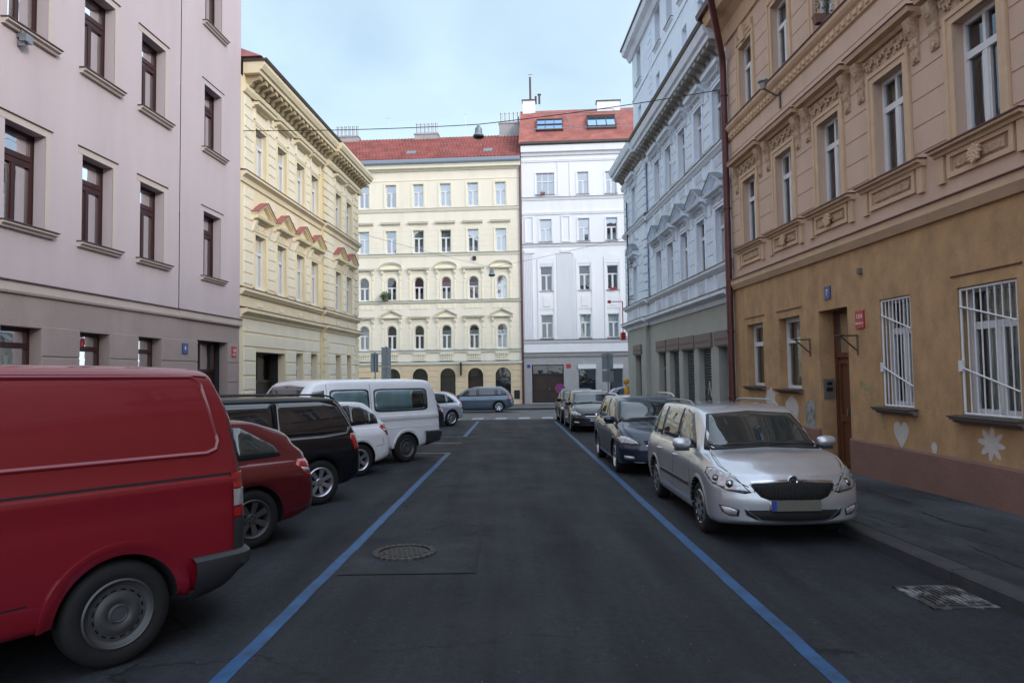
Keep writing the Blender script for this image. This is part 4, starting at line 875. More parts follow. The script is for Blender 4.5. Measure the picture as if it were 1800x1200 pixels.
# drainpipe between the two right hand houses, swept out to the gutter at the top
dp = empty('drainpipe', (XR(17.62) - .13, 17.62, gz(17.6)), 0, 'long maroon drainpipe running down the joint between the orange and the pale blue house', 'drainpipe')
b = MB(); b.tube([(-.55, -.9, 11.35), (-.45, -.75, 11.1), (-.05, -.12, 10.2), (0, 0, 9.9), (0, 0, 9.6), (0, 0, 1.2), (0, 0, .2)], .085, 12); b.build('pipe', M['pipe'], dp, smooth=True)
b = MB()
for z in (9.2, 6.2, 3.0, 1.3): b.lathe([(.09, 0), (.105, .005), (.105, .05), (.09, .055)], (0, 0, z), 'Z', 12)
b.build('clamp', M['pipe'], dp)
# painted marks, thin paint on the wall
def mark(pts, name, mm, lab=None):
    b = MB(); og.prism(b, pts, 0, .004); b.build(name, M[mm], og.r)
def heart(s, z, w, h): return [(s + w / 2 * (math.sin(t) ** 3) * -1, z + h * (.5 + (13 * math.cos(t) - 5 * math.cos(2 * t) - 2 * math.cos(3 * t) - math.cos(4 * t)) / 30)) for t in [2 * math.pi * k / 40 for k in range(40)]]
def blob(s, z, w, h, sp=0, n=48, f=0): return [(s + w * math.cos(t) * (1 + sp * math.sin(8 * t + f) + .06 * math.sin(3 * t + f)), z + h * math.sin(t) * (1 + sp * math.sin(8 * t + f) + .05 * math.sin(5 * t))) for t in [2 * math.pi * k / n for k in range(n)]]
mark(heart(10.66, .56, .38, .46), 'painted_heart', 'whitewash'); mark(blob(9.88, .65, .06, .085), 'painted_dot', 'whitewash'); mark(blob(8.75, .82, .18, .17, .32, 72, .6), 'painted_splat', 'whitewash')
mark(blob(14.47, .96, .3, .28), 'painted_blotch', 'whitewash'); mark(blob(16.4, 1.15, .38, .2, .1), 'painted_blotch', 'chimneyx') if False else mark(blob(15.55, 1.12, .26, .26, .12), 'painted_blotch', 'whitewash')
mark([(11.75, 1.62), (11.5, 1.5), (11.38, 1.58), (11.3, 1.42), (11.5, 1.42), (11.8, 1.5)], 'spray_mark', 'greenpaint'); mark([(11.3, 1.3), (11.12, 1.05), (11.06, .82), (11.12, .84), (11.2, 1.05), (11.36, 1.28)], 'spray_mark', 'greenpaint')
b = MB(); og.box(b, 13.45, 13.78, 0, .03, .66, 1.18); b.build('meter_box', mat('scribbled grey box', (.34, .36, .36), .5, dirt=.9, dcol=(.07, .08, .08), dsc=7, dth=.45), og.r)
ic = MB(); ic.box(og.P(13.172, -.06, 1.28), og.P(13.18, -.22, 1.6)); b = MB(); b.box(og.P(13.14, -.05, 1.25), og.P(13.185, -.25, 1.62)); I_ = b.build('intercom', M['metal'], og.r)
b = MB(); b.box(og.P(13.13, -.1, 1.5), og.P(13.14, -.2, 1.56)); b.box(og.P(13.13, -.09, 1.38), og.P(13.14, -.21, 1.46)); b.build('buttons', M['ink'], I_)
def plate(name, f, s0, s1, z0, z1, mm, txts, col='signwhite', rot=AR):
    b = MB(); f.box(b, s0, s1, 0, .025, z0, z1); p = b.build(name, M[mm], f.r)
    for s, z, sz, t in txts: text_on('lettering', t, sz, f.P(s, .027, z), (math.pi / 2, 0, 0), M[col], p)
plate('house_number', og, 12.67, 12.89, 3.12, 3.36, 'signblue', [(12.78, 3.24, .16, '7')])
plate('house_number', og, 11.56, 11.82, 2.50, 2.80, 'signred', [(11.69, 2.70, .10, '1324'), (11.69, 2.58, .06, 'PRAHA 3')])
plate('house_number', pk, 16.95, 17.2, 2.42, 2.68, 'signblue', [(17.07, 2.55, .17, '4')]); plate('house_number', pk, 19.6, 19.86, 2.4, 2.70, 'signred', [(19.73, 2.58, .1, '1278'), (19.73, 2.47, .055, 'PRAHA 3')])
def bracket(s, z):
    br = MB(); br.tube([og.P(s, 0, z), og.P(s, .36, z)], .014, 5); br.tube([og.P(s, .0, z - .28), og.P(s, .30, z - .01)], .016, 5); br.tube([og.P(s, .01, z + .02), og.P(s, .01, z - .34)], .018, 5); br.box(og.P(s - .09, .30, z - .0), og.P(s + .09, .36, z + .02)); br.build('shelf_bracket', M['zinc'], og.r)
bracket(13.55, 2.40); bracket(11.8, 2.38)
b = MB(); og.box(b, 11.58, 11.66, 0, .06, 3.42, 3.52); b.build('wall_lamp', M['signtaupe'], og.r)
fl = empty('floodlight', og.r.matrix_world @ Vector((0, 0, 0)), 0, 'small grey floodlight on a bracket below the second belt course of the salmon house', 'floodlight')
fl.location = (XR(14.5) - .0, 14.5, 7.75)
b = MB(); b.tube([(0, 0, 0), (-.12, 0, -.02), (-.35, 0, .12)], .02, 6); b.box((-.04, -.03, -.3), (0, .03, .1)); b.build('arm', M['zinc'], fl)
b = MB(); b.lathe([(0, -.1), (.05, -.1), (.085, .02), (.12, .06), (.12, .09), (0, .09)], (-.38, 0, .22), 'Z', 12); b.build('lamp_head', M['metal'], fl)
cm = empty('wall_camera', (XL(11.6) + .0, 11.6, 7.76), 0, 'small grey wall fixture under a window sill high on the pink house', 'wall lamp')
b = MB(); b.box((0, -.05, -.02), (.1, .05, .12)); b.build('mount', M['metal'], cm); b = MB(); b.box((.08, -.09, -.1), (.2, .09, .03)); b.box((.02, -.04, -.16), (.14, .04, -.09)); b.build('lamp_head', M['metal'], cm)
# ------------------------------------------------------------------ vehicles
def pchip(xs, ys, x):
    n = len(xs)
    if x <= xs[0]: return ys[0]
    if x >= xs[-1]: return ys[-1]
    h = [xs[i + 1] - xs[i] for i in range(n - 1)]; d = [(ys[i + 1] - ys[i]) / h[i] for i in range(n - 1)]; m = [0] * n
    m[0] = d[0]; m[-1] = d[-1]
    for i in range(1, n - 1):
        m[i] = 0 if d[i - 1] * d[i] <= 0 else 3 * (h[i - 1] + h[i]) / ((2 * h[i] + h[i - 1]) / d[i - 1] + (h[i] + 2 * h[i - 1]) / d[i])
    for i in range(n - 1):
        if xs[i] <= x <= xs[i + 1]: break
    t = (x - xs[i]) / h[i]; t2, t3 = t * t, t ** 3
    return (2 * t3 - 3 * t2 + 1) * ys[i] + (t3 - 2 * t2 + t) * h[i] * m[i] + (-2 * t3 + 3 * t2) * ys[i + 1] + (t3 - t2) * h[i] * m[i + 1]
def lerp_tab(tab, z):
    if z <= tab[0][0]: return tab[0][1]
    for (a, u), (c, v) in zip(tab, tab[1:]):
        if z <= c: t = (z - a) / (c - a); t = t * t * (3 - 2 * t); return u + (v - u) * t
    return tab[-1][1]
class Car:
    """body = sections along x (forward +x, left +y); ends closed by a curved cap; details are projected on to the skin"""
    def __init__(c, label, cat, pm, st, wb, ra, wr, prF, prR, bowF=.3, bowR=.18, zoneF=.8, zoneR=1.0, ed=.06, ridge=0, ww=.21, group=None, name='parked_car', crease=0):
        c.r = empty(name, label=label, cat=cat, group=group); c.pm = M[pm]; c.st = st; c.wb = wb; c.ra = ra; c.fa = ra + wb; c.wr = wr
        X = [s[0] for s in st]; c.x0, c.x1 = X[0], X[-1]; c.W = max(s[4] for s in st)
        col = lambda k: [s[k] for s in st]
        def sec(x):
            zb, zs, zt, w, ws, wt = [pchip(X, col(k), x) for k in range(1, 7)]
            rr = .10
            for e in (x - c.x0, c.x1 - x):
                if e < rr: q = 1 - e / rr; k = rr * (1 - math.sqrt(max(0, 1 - q * q))); w -= k * .8; ws -= k * .8; wt -= k * .8; zt -= k * .5; zb += k * .5; zs -= k * .3
            zs = min(zs, zt - .045); h = zs - zb; ed_ = min(ed, (zt - zs) * .5)
            P = [(0, zb), (w * .7, zb), (w * .93, zb + .015), (w * .985, zb + .10), (w, zb + h * .35), (w * 1.0 + crease * .4, zb + h * .62), (w * .993 + crease, zb + h * .80), (ws + .012, zs - .025), (ws - .012, zs + .012),
                 (ws + (wt - ws) * .45 + .01, zs + (zt - ed_ - zs) * .48), (wt + .012, zt - ed_), (wt - ed_ * .9, zt - ed_ * .28), (wt * .5, zt - .006), (0, zt)]
            out = []
            for i in range(len(P) - 1):
                p0 = P[i - 1] if i else (-P[1][0], P[1][1]); p1, p2 = P[i], P[i + 1]; p3 = P[i + 2] if i + 2 < len(P) else (-P[i][0], P[i][1])
                for t in (0, .33, .67):
                    f = lambda k: .5 * (2 * p1[k] + (p2[k] - p0[k]) * t + (2 * p0[k] - 5 * p1[k] + 4 * p2[k] - p3[k]) * t * t + (3 * p1[k] - p0[k] - 3 * p2[k] + p3[k]) * t ** 3)
                    out.append((max(0, f(0)), f(1)))
            out.append(P[-1]); return out
        xs = [c.x0 + e for e in (0, .004, .015, .035, .065)]; x = c.x0 + .1
        while x < c.x1 - .1: xs.append(x); x += .065
        xs += [c.x1 - e for e in (.1, .065, .035, .015, .004, 0)]
        W = c.W
        def dfm(x, y, z):
            yy = min(1.1, abs(y) / W); tF = max(0, min(1, (x - (c.x1 - zoneF)) / zoneF)); tR = max(0, min(1, (c.x0 + zoneR - x) / zoneR))
            nx = x - (bowF * yy ** 2.6 + lerp_tab(prF, z)) * tF ** 1.6 + (bowR * yy ** 2.8 + lerp_tab(prR, z)) * tR ** 1.6
            if ridge and c.fa - .75 < x: 
                yc = .30 + .16 * (c.x1 - x); g = math.exp(-((abs(y) - yc) / .05) ** 2) + .8 * max(0, 1 - abs(y) / yc) ** .5; u = max(0, min(1, (x - (c.fa - .75)) / .3))
                if z > .62: z += ridge * g * u
            return (nx, y, z)
        b = MB(); rows = []
        for x in xs:
            h = sec(x); rows.append([dfm(x, -y, z) for y, z in h] + [dfm(x, y, z) for y, z in h[-2:0:-1]])
        b.grid(rows, 0, True)
        for x in (c.x0, c.x1):
            h = sec(x); K = 12; b.grid([[dfm(x, -y + 2 * y * k / K, z) for k in range(K + 1)] for y, z in h])
        bm = bmesh.new(); me = bpy.data.meshes.new('body'); me.from_pydata(b.v, [], b.f); bm.from_mesh(me)
        bmesh.ops.remove_doubles(bm, verts=bm.verts, dist=.0008); bmesh.ops.dissolve_degenerate(bm, edges=bm.edges, dist=.0003); bmesh.ops.recalc_face_normals(bm, faces=bm.faces)
        c.bvh = BVHTree.FromBMesh(bm); bm.to_mesh(me); bm.free(); me.materials.append(c.pm); me.materials.append(M['well'])
        body = bpy.data.objects.new('body', me); C.objects.link(body)
        cu = MB()
        for ax in (c.ra, c.fa):
            for s in (-1, 1):
                R = wr + .045; n = 32; k = [(R * math.cos(2 * math.pi * i / n), R * math.sin(2 * math.pi * i / n)) for i in range(n)]
                cu.loft([(ax + p, s * (W - .30), wr + q) for p, q in k], [(ax + p, s * (W + .2), wr + q) for p, q in k], 0)
        co = cu.build('cut', [M['well']]); md = body.modifiers.new('b', 'BOOLEAN'); md.object = co; md.solver = 'EXACT'; md.material_mode = 'TRANSFER'
        dg = bpy.context.evaluated_depsgraph_get(); nm = bpy.data.meshes.new_from_object(body.evaluated_get(dg))
        bpy.data.objects.remove(body); bpy.data.objects.remove(co)
        c.body = finish(nm, 'body', c.r, True, False, False, 38)
    def hit(c, o, d):
        p, n, i, _ = c.bvh.ray_cast(Vector(o), Vector(d).normalized())
        return (p, n) if p is not None else (None, None)
    def patch(c, name, pts, view, mm, off=.004, cell=.05, parent=None, mirror=False, skirt=.012):
        """pts: rough 3-D outline, view: direction pointing out of the car; the outline is dropped on to the skin along -view"""
        res = None
        for sg in ((1, -1) if mirror else (1,)):
            V = Vector((view[0], view[1] * sg, view[2])).normalized(); e1 = V.cross(Vector((0, 0, 1)) if abs(V.z) < .9 else Vector((1, 0, 0))).normalized(); e2 = e1.cross(V)
            P = [Vector((p[0], p[1] * sg, p[2])) for p in pts]; q = [(p.dot(e1), p.dot(e2)) for p in P]
            bm = bmesh.new(); bm.faces.new([bm.verts.new((a, z, 0)) for a, z in q])
            for k in (0, 1):
                lo, hi = min(t[k] for t in q), max(t[k] for t in q); n = max(1, int((hi - lo) / cell))
                for i in range(1, n):
                    co = [0, 0, 0]; co[k] = lo + (hi - lo) * i / n; no = [0, 0, 0]; no[k] = 1
                    bmesh.ops.bisect_plane(bm, geom=bm.verts[:] + bm.edges[:] + bm.faces[:], plane_co=co, plane_no=no)
            bnd = [e for e in bm.edges if len(e.link_faces) == 1]
            for v in bm.verts:
                o = e1 * v.co.x + e2 * v.co.y + V * 6; p, n = c.hit(o, -V)
                if p is None: p, n, _, _ = c.bvh.find_nearest(e1 * v.co.x + e2 * v.co.y + V * (c.W if abs(V.y) > .5 else c.x1 * abs(V.x)))
                if n.dot(V) < 0: n = -n
                v.co = p + n * off
            r = bmesh.ops.extrude_edge_only(bm, edges=bnd)
            for v in [g for g in r['geom'] if isinstance(g, bmesh.types.BMVert)]: v.co -= V * skirt
            bmesh.ops.recalc_face_normals(bm, faces=bm.faces)
            me = bpy.data.meshes.new(name); bm.to_mesh(me); bm.free(); me.materials.append(M[mm] if isinstance(mm, str) else mm)
            o = bpy.data.objects.new(name, me); C.objects.link(o); o.parent = parent or c.body
            for f in me.polygons: f.use_smooth = abs(f.normal.dot(V)) > .25
            res = res or o
        return res
    def strip(c, name, path, w, view, mm, off=.003, parent=None, mirror=False, closed=False, prof=None):
        """a narrow band along a polyline on the skin"""
        for sg in ((1, -1) if mirror else (1,)):
            V = Vector((view[0], view[1] * sg, view[2])).normalized(); e1 = V.cross(Vector((0, 0, 1)) if abs(V.z) < .9 else Vector((1, 0, 0))).normalized(); e2 = e1.cross(V)
            P = [Vector((p[0], p[1] * sg, p[2])) for p in path]; q = [Vector((p.dot(e1), p.dot(e2))) for p in P]
            if closed: q.append(q[0])
            fine = []
            for a, d in zip(q, q[1:]):
                n = max(1, int((d - a).length / .06)); fine += [a + (d - a) * k / n for k in range(n)]
            fine.append(q[-1]); rows = []
            for i, p in enumerate(fine):
                t = (fine[min(i + 1, len(fine) - 1)] - fine[max(i - 1, 0)])
                if closed and i in (0, len(fine) - 1): t = fine[1] - fine[-2]
                t = t.normalized(); nn = Vector((-t.y, t.x)); row = []
                for k, o_ in (prof or ((-1, -.004), (-.98, off), (.98, off), (1, -.004))):
                    x = p + nn * (w / 2 * k); o = e1 * x.x + e2 * x.y; h, n = c.hit(o + V * 6, -V)
                    if h is None: h, n, _, _ = c.bvh.find_nearest(o + V * c.W)
                    if n.dot(V) < 0: n = -n
                    row.append(h + n * o_)
                rows.append(row)
            b = MB(); b.grid(rows); b.build(name, M[mm] if isinstance(mm, str) else mm, parent or c.body, smooth=True)
    def wrap(c, name, end, zs, a0, a1, offs, mm, xc=None, parent=None, n=40):
        """a band round the end of the car: zs heights, offs distance off the skin"""
        xc = xc if xc is not None else (c.x0 + .95 if end < 0 else c.x1 - .95); rows = []
        for z, of in zip(zs, offs):
            row = []
            for k in range(n + 1):
                a = a0 + (a1 - a0) * k / n; d = Vector((end * math.cos(a), math.sin(a), 0)); h, nn = c.hit(Vector((xc, 0, z)), d)
                if h is None: h = Vector((xc, 0, z)) + d * .9
                row.append(h + d * of)
            rows.append(row)
        b = MB(); b.grid(rows); return b.build(name, M[mm] if isinstance(mm, str) else mm, parent or c.body, smooth=True)
    def wheels(c, style='alloy', rm='alloy', tw=.20, spokes=7):
        for ax in (c.ra, c.fa):
            for s in (1, -1): wheel(c.r, (ax, s * (c.W - tw / 2 - .02), c.wr), s, c.wr, tw, style, rm, spokes)
    def arches(c, mm=None, w=.05, off=.012):
        for ax in (c.ra, c.fa):
            for s in (1, -1):
                R = c.wr + .045; pts = [(ax + (R + w * .5) * math.cos(t), 0, c.wr + (R + w * .5) * math.sin(t)) for t in [math.radians(-4 + 188 * k / 26) for k in range(27)]]
                c.strip('wheel_arch', pts, w, (0, s, 0), mm or c.pm, prof=((-1, -.03), (-1, off * 1.2), (-.5, off * 1.3), (.2, off * .6), (1, .001)))
    def mirrors(c, x, z, mm=None):
        for s in (1, -1):
            h, n = c.hit(Vector((x, s * 3, z)), Vector((0, -s, 0))); y = abs(h.y); b = MB(); K = 10; rows = []
            for i in range(K + 1):
                t = math.pi * i / K; rr = math.sin(t) ** .55; rows.append([(x + .01 + .085 * rr * math.cos(a) * (1 if math.cos(a) > 0 else .35), s * (y + .045 + .115 * (1 - math.cos(t))), z + .035 + .072 * rr * math.sin(a) + .01 * i / K) for a in [2 * math.pi * j / 16 for j in range(16)]])
            b.grid(rows, 0, True); m_ = b.build('mirror', mm or c.pm, c.r, smooth=True); b = MB(); b.box((x - .03, s * (y - .03), z - .02), (x + .035, s * (y + .1), z + .01)); 
            b.box((x - .05, s * (y + .07), z - .055), (x + .04, s * (y + .24), z - .025)); b.build('mirror_foot', M['plastic'], m_)
            b = MB(); b.poly([(x - .028, s * (y + .08), z - .02), (x - .028, s * (y + .24), z - .015), (x - .028, s * (y + .24), z + .09), (x - .028, s * (y + .08), z + .09)]); b.build('mirror_glass', M['cglass'], m_)
    def side_glass(c, outline, splits, gm='cglass', gap=.03, body_gaps=False, mirror=True):
        """outline: (x,z) polygon; splits: list of x where pillars stand"""
        P = [(x, 1, z) for x, z in outline]; c.patch('window_trim', P, (0, 1, 0), 'plastic', .0025, .08, mirror=mirror)
        cx = sum(x for x, z in outline) / len(outline); cz = sum(z for x, z in outline) / len(outline)
        xs = sorted([-9, *splits, 9], reverse=True)
        for hi, lo in zip(xs, xs[1:]):
            bm = bmesh.new(); f = bm.faces.new([bm.verts.new((x, z, 0)) for x, z in outline])
            for co, no in (((hi - gap / 2, 0, 0), (1, 0, 0)), ((lo + gap / 2, 0, 0), (-1, 0, 0))):
                bmesh.ops.bisect_plane(bm, geom=bm.verts[:] + bm.edges[:] + bm.faces[:], plane_co=co, plane_no=no, clear_outer=True)
            fs = bm.faces[:]
            if not fs: bm.free(); continue
            r = bmesh.ops.inset_region(bm, faces=fs, thickness=.014, use_even_offset=True)
            pts = [(v.co.x, 1, v.co.y) for v in fs[0].verts]; bm.free()
            if len(pts) > 2: c.patch('side_window', pts, (0, 1, 0), gm, .005, .08, mirror=mirror)
def wheel(parent, loc, s, R, w, style, rm, spokes):
    b = MB(); sw = R - (.215 if R > .33 else .20 if R > .31 else .19); rr = R * .655
    b.lathe([(rr, -w / 2), (R - .03, -w / 2), (R - .008, -w / 2 + .02), (R, -w / 2 + .045), (R, w / 2 - .045), (R - .008, w / 2 - .02), (R - .03, w / 2), (rr + .03, w / 2 + .004), (rr, w / 2 - .01), (rr - .01, -w / 2)], axis='Y', n=48)
    t = b.build('wheel', M['rubber'], parent, smooth=True, weld=True, sharp=50); t.location = loc
    if s < 0: t.rotation_euler = (0, 0, math.pi)
    b = MB(); o = w / 2
    b.lathe([(rr + .004, o - .004), (rr - .008, o + .004), (rr - .025, o - .012), (rr - .04, o - .06), (rr - .045, -o)], axis='Y', n=48)
    b.lathe([(rr - .04, o - .10), (0, o - .10)], axis='Y', n=24, m=1)
    if style == 'alloy':
        for k in range(spokes):
            a = 2 * math.pi * k / spokes; c, q = math.cos(a), math.sin(a)
            def pt(r, tt, y): return (r * c - tt * q, y, r * q + tt * c)
            A = [pt(.045, -.026, o - .03), pt(.045, .026, o - .03), pt(.045, .02, o - .06), pt(.045, -.02, o - .06)]; B = [pt(rr - .02, -.036, o - .014), pt(rr - .02, .036, o - .014), pt(rr - .02, .028, o - .05), pt(rr - .02, -.028, o - .05)]
            b.loft(A, B)
        b.lathe([(0, o - .02), (.05, o - .022), (.062, o - .035), (.06, o - .06)], axis='Y', n=20)
        for k in range(5): a = 2 * math.pi * k / 5 + .3; b.lathe([(0, o - .014), (.008, o - .014), (.009, o - .03)], (.036 * math.cos(a), 0, .036 * math.sin(a)), 'Y', 6, 1)
    elif style == 'steel':       # ring with a circle of round holes and a large flat cap
        r1, r0 = rr - .035, rr - .125
        b.lathe([(r1 + .01, o - .03), (r1 - .012, o - .022), (r1 - .02, o - .024)], axis='Y', n=48)
        b.lathe([(r0 + .045, o - .02), (r0 + .02, o - .008), (r0, o - .004), (r0 - .02, o - .012), (r0 - .035, o - .02)], axis='Y', n=48)
        n = 16; ra_, rb = r0 + .045, r1 - .02
        for k in range(n):
            a = 2 * math.pi * (k + .5) / n
            for u0, u1 in ((-.5, -.28), (.28, .5)):
                q = []
                for rad, u in ((ra_, u0), (rb, u0), (rb, u1), (ra_, u1)): t_ = a + 2 * math.pi / n * u; q.append((rad * math.cos(t_), o - .021, rad * math.sin(t_)))
                b.poly(q)
            for rad0, rad1 in ((ra_, ra_ + .008), (rb - .008, rb)):
                q = []
                for rad, u in ((rad0, -.28), (rad1, -.28), (rad1, .28), (rad0, .28)): t_ = a + 2 * math.pi / n * u; q.append((rad * math.cos(t_), o - .021, rad * math.sin(t_)))
                b.poly(q)
        b.lathe([(r0 - .03, o - .02), (r0 - .05, o - .012), (.05, o - .004), (.045, o - .010), (0, o - .010)], axis='Y', n=40, m=2)
        b.lathe([(rb + .002, o - .03), (rr - .02, o - .004)], axis='Y', n=48, m=2)
    elif style == 'cover':       # plastic trim with short slots
        b.lathe([(rr - .012, o - .002), (rr - .05, o + .006), (.08, o + .012), (0, o + .006)], axis='Y', n=48)
        for k in range(spokes):
            a = 2 * math.pi * (k + .5) / spokes; c, q = math.cos(a), math.sin(a); P = []
            for r_, tt in ((rr * .52, -.012), (rr * .86, -.034), (rr * .90, 0), (rr * .86, .034), (rr * .52, .012)): P.append((r_ * c - tt * q, o + .0125, r_ * q + tt * c))
            b.poly(P, 1)
        b.lathe([(0, o + .016), (.028, o + .016), (.032, o + .01)], axis='Y', n=16, m=1)
    r = b.build('rim', [M[rm], M['well'], M['steelcap']], t, smooth=True); return t
M['steelcap'] = mat('dark grey hub cap', (.075, .078, .082), .5, .2, var=.15, vs=8, dirt=.3, dsc=4)
def plate_on(c, x, z, end, mm='platewhite', txt=None, w=.52, h=.112):
    hh, n = c.hit(Vector((end * 5, 0, z)), Vector((-end, 0, 0))); X = hh.x + end * .022; b = MB()
    b.box((X - end * .03, -w / 2, z - h / 2), (X, w / 2, z + h / 2)); p = b.build('licence_plate', M[mm], c.body)
    b = MB(); s = -end if True else 1; y0 = end * -w / 2
    b.box((X, -end * w / 2 * -1 if False else (w / 2 - .045) * -end, z - h / 2 + .004), (X + end * .002, -end * w / 2, z + h / 2 - .004))
    b.build('country_band', M['plateblue'], p)
    if txt: text_on('lettering', txt, h * .85, (X + end * .001, .02, z), (math.pi / 2, 0, math.pi / 2 * end), M['ink'], p, ext=.001)
    return p
def roof_rails(c, x0, x1, y, hgt, mm='silver'):
    for s in (1, -1):
        pts = []; n = 18
        for k in range(n + 1):
            t = k / n; x = x0 + (x1 - x0) * t; h, nn = c.hit(Vector((x, s * y, 4)), Vector((0, 0, -1))); lift = hgt * min(1, math.sin(math.pi * t) * 3.2) ** .7 if 0 < t < 1 else -.01
            pts.append((x, s * y, h.z + lift))
        b = MB(); b.tube(pts, .014, 8); b.build('roof_rail', M[mm], c.r, smooth=True)
def ell(cx, cz, a, d, n=20, p=2): return [(cx + a * math.copysign(abs(math.cos(t)) ** (2 / p), math.cos(t)), cz + d * math.copysign(abs(math.sin(t)) ** (2 / p), math.sin(t))) for t in [2 * math.pi * k / n for k in range(n)]]
def disc_on(c, name, end, y, z, r, mm, off=.008, view=None, parent=None):
    v = view or (end, 0, 0); e = Vector(v).normalized(); e1 = Vector((-e.y, e.x, 0)); base, n = c.hit(Vector((0, y, z)) + e * 5 if abs(e.y) < .01 else Vector((end * 1.4, y, z)) + e * 4, -e)
    if base is None: base = Vector((end * 2, y, z))
    return c.patch(name, [tuple(base + e1 * (r * math.cos(t)) + Vector((0, 0, r * math.sin(t)))) for t in [2 * math.pi * k / 16 for k in range(16)]], v, mm, off, .04, parent=parent)
CARG = 'cars parked along the right kerb'; CARL = 'cars parked nose in on the left'
# ---- silver estate, right foreground
#        x     zb   zs   zt    w    ws   wt
fab = [(-1.98, .34, .93, 1.36, .78, .73, .56), (-1.7, .24, .95, 1.43, .81, .755, .585), (-1.1, .20, .945, 1.465, .82, .765, .60), (-.2, .19, .935, 1.475, .82, .77, .615), (.45, .19, .93, 1.455, .82, .77, .61), (.72, .19, .925, 1.41, .82, .77, .60),
       (1.0, .19, .92, 1.24, .82, .765, .62), (1.32, .19, .91, 1.02, .82, .76, .64), (1.42, .19, .905, .965, .82, .765, .66), (1.75, .19, .875, .925, .82, .76, .67), (2.05, .20, .815, .86, .81, .745, .66), (2.22, .22, .735, .775, .79, .72, .63)]
fab = [(x, a, d, e, f, g, h) for x, a, d, e, f, g, h in fab]
prE = [(.25, .05), (.36, .0), (.56, .0), (.80, .10), (.95, .14), (1.15, .26), (1.42, .50)]
prFf = [(.18, .07), (.28, .01), (.48, .0), (.60, .015), (.74, .09), (.85, .2)]
f = Car('silver metallic estate car with roof rails, front car in the right hand row', 'car', 'silver', fab, 2.46, -1.08, .30, prFf, prE, bowF=.27, bowR=.15, zoneF=1.0, ridge=.012, crease=.006)
f.wheels('cover', 'alloy', .175, 10); f.arches(w=.045, off=.010)
f.patch('windscreen_trim', [(2, y, z) for y, z in ((-.70, .955), (-.62, 1.15), (-.54, 1.355), (0, 1.39), (.54, 1.355), (.62, 1.15), (.70, .955), (0, .985))], (1, 0, 0), 'plastic', .003, .06)
f.patch('windscreen', [(2, y, z) for y, z in ((-.655, .985), (-.575, 1.17), (-.51, 1.34), (0, 1.372), (.51, 1.34), (.575, 1.17), (.655, .985), (0, 1.015))], (1, 0, 0), 'cglass2', .007, .06)
for s in (-1, 1):
    bb = MB(); pts = []
    for k in range(9):
        t = k / 8; y = (-.5 if s < 0 else .05) + .52 * t; h, n = f.hit(Vector((4, y, 1.0 + .03 * t * (1 - t))), Vector((-1, 0, 0))); pts.append(h + Vector((.02, 0, .012)))
    bb.tube(pts, .008, 5); bb.build('wiper', M['black'], f.body)
f.side_glass([(1.10, .955), (.60, 1.36), (.30, 1.405), (-.6, 1.415), (-1.25, 1.36), (-1.62, 1.20), (-1.66, .99), (-1.0, .975)], [.18, -.78, -1.25])
f.patch('rear_window', [(-3, y, z) for y, z in ((-.58, .99), (-.52, 1.32), (.52, 1.32), (.58, .99))], (-1, 0, 0), 'cglass', .005, .08)
f.mirrors(.98, .97); roof_rails(f, -1.45, .35, .56, .05, 'metal')
hl = [(1.62, .74, .785), (1.78, .71, .795), (1.98, .63, .74), (2.1, .53, .66), (2.16, .45, .575), (2.14, .52, .56), (2.02, .65, .575), (1.85, .76, .635), (1.66, .80, .73)]
f.patch('headlight', hl, (1, .75, .25), 'seam', .003, .04, mirror=True)
def shrink(p, k):
    n = len(p); c_ = [sum(q[i] for q in p) / n for i in range(3)]; return [tuple(c_[i] + (q[i] - c_[i]) * k for i in range(3)) for q in p]
f.patch('headlight', shrink(hl, .93), (1, .75, .25), 'headlamp', .008, .03, mirror=True)
for s in (1, -1):
    for q, r_, mm in (((2.02, .635, .655), .042, 'lampdark'), ((2.02, .635, .655), .024, 'chrome'), ((1.86, .73, .70), .036, 'steel'), ((1.86, .73, .70), .022, 'clearlamp')):
        v = Vector((1, .6 * s, .1)).normalized(); e1 = v.cross(Vector((0, 0, 1))).normalized(); c0 = Vector((q[0], q[1] * s, q[2]))
        f.patch('lamp_bowl', [tuple(c0 + e1 * (r_ * math.cos(t)) + Vector((0, 0, r_ * math.sin(t)))) for t in [2 * math.pi * k / 14 for k in range(14)]], tuple(v), mm, .010 if mm == 'lampdark' else .013, .03)
gr = [(2.3, y, z) for y, z in ((-.46, .655), (-.40, .665), (0, .69), (.40, .665), (.46, .655), (.42, .60), (.36, .53), (.28, .50), (-.28, .50), (-.36, .53), (-.42, .60))]
f.patch('grille_frame', gr, (1, 0, 0), 'chrome', .006, .06); g_ = f.patch('grille', shrink(gr, .965), (1, 0, 0), 'seam', .010, .06)
b = MB()
for k in range(25):
    y = -.42 + .84 * k / 24; hi = .648 + .012 * (1 - abs(y) / .42); lo = .515 + max(0, abs(y) - .28) * .55
    pts = []
    for j in range(5):
        z = lo + (hi - lo) * j / 4; h, n = f.hit(Vector((5, y, z)), Vector((-1, 0, 0))); pts.append(h + Vector((.016, 0, 0)))
    b.tube(pts, .0055, 4)
b.build('grille_bars', M['matt'], g_)
f.strip('chrome_bar', [(2.3, y, .675 + .022 * (1 - (y / .44) ** 2)) for y in [-.44 + .88 * k / 14 for k in range(15)]], .016, (1, 0, 0), 'chrome', .014)
h, n = f.hit(Vector((5, 0, .70)), Vector((-1, 0, 0)))
b = MB(); b.lathe([(0, h.x + .020), (.036, h.x + .020), (.036, h.x + .024), (.045, h.x + .026), (.050, h.x + .02), (.050, h.x - .02)], (0, 0, .705), 'X', 28); em = b.build('emblem', M['chrome'], f.body, smooth=True)
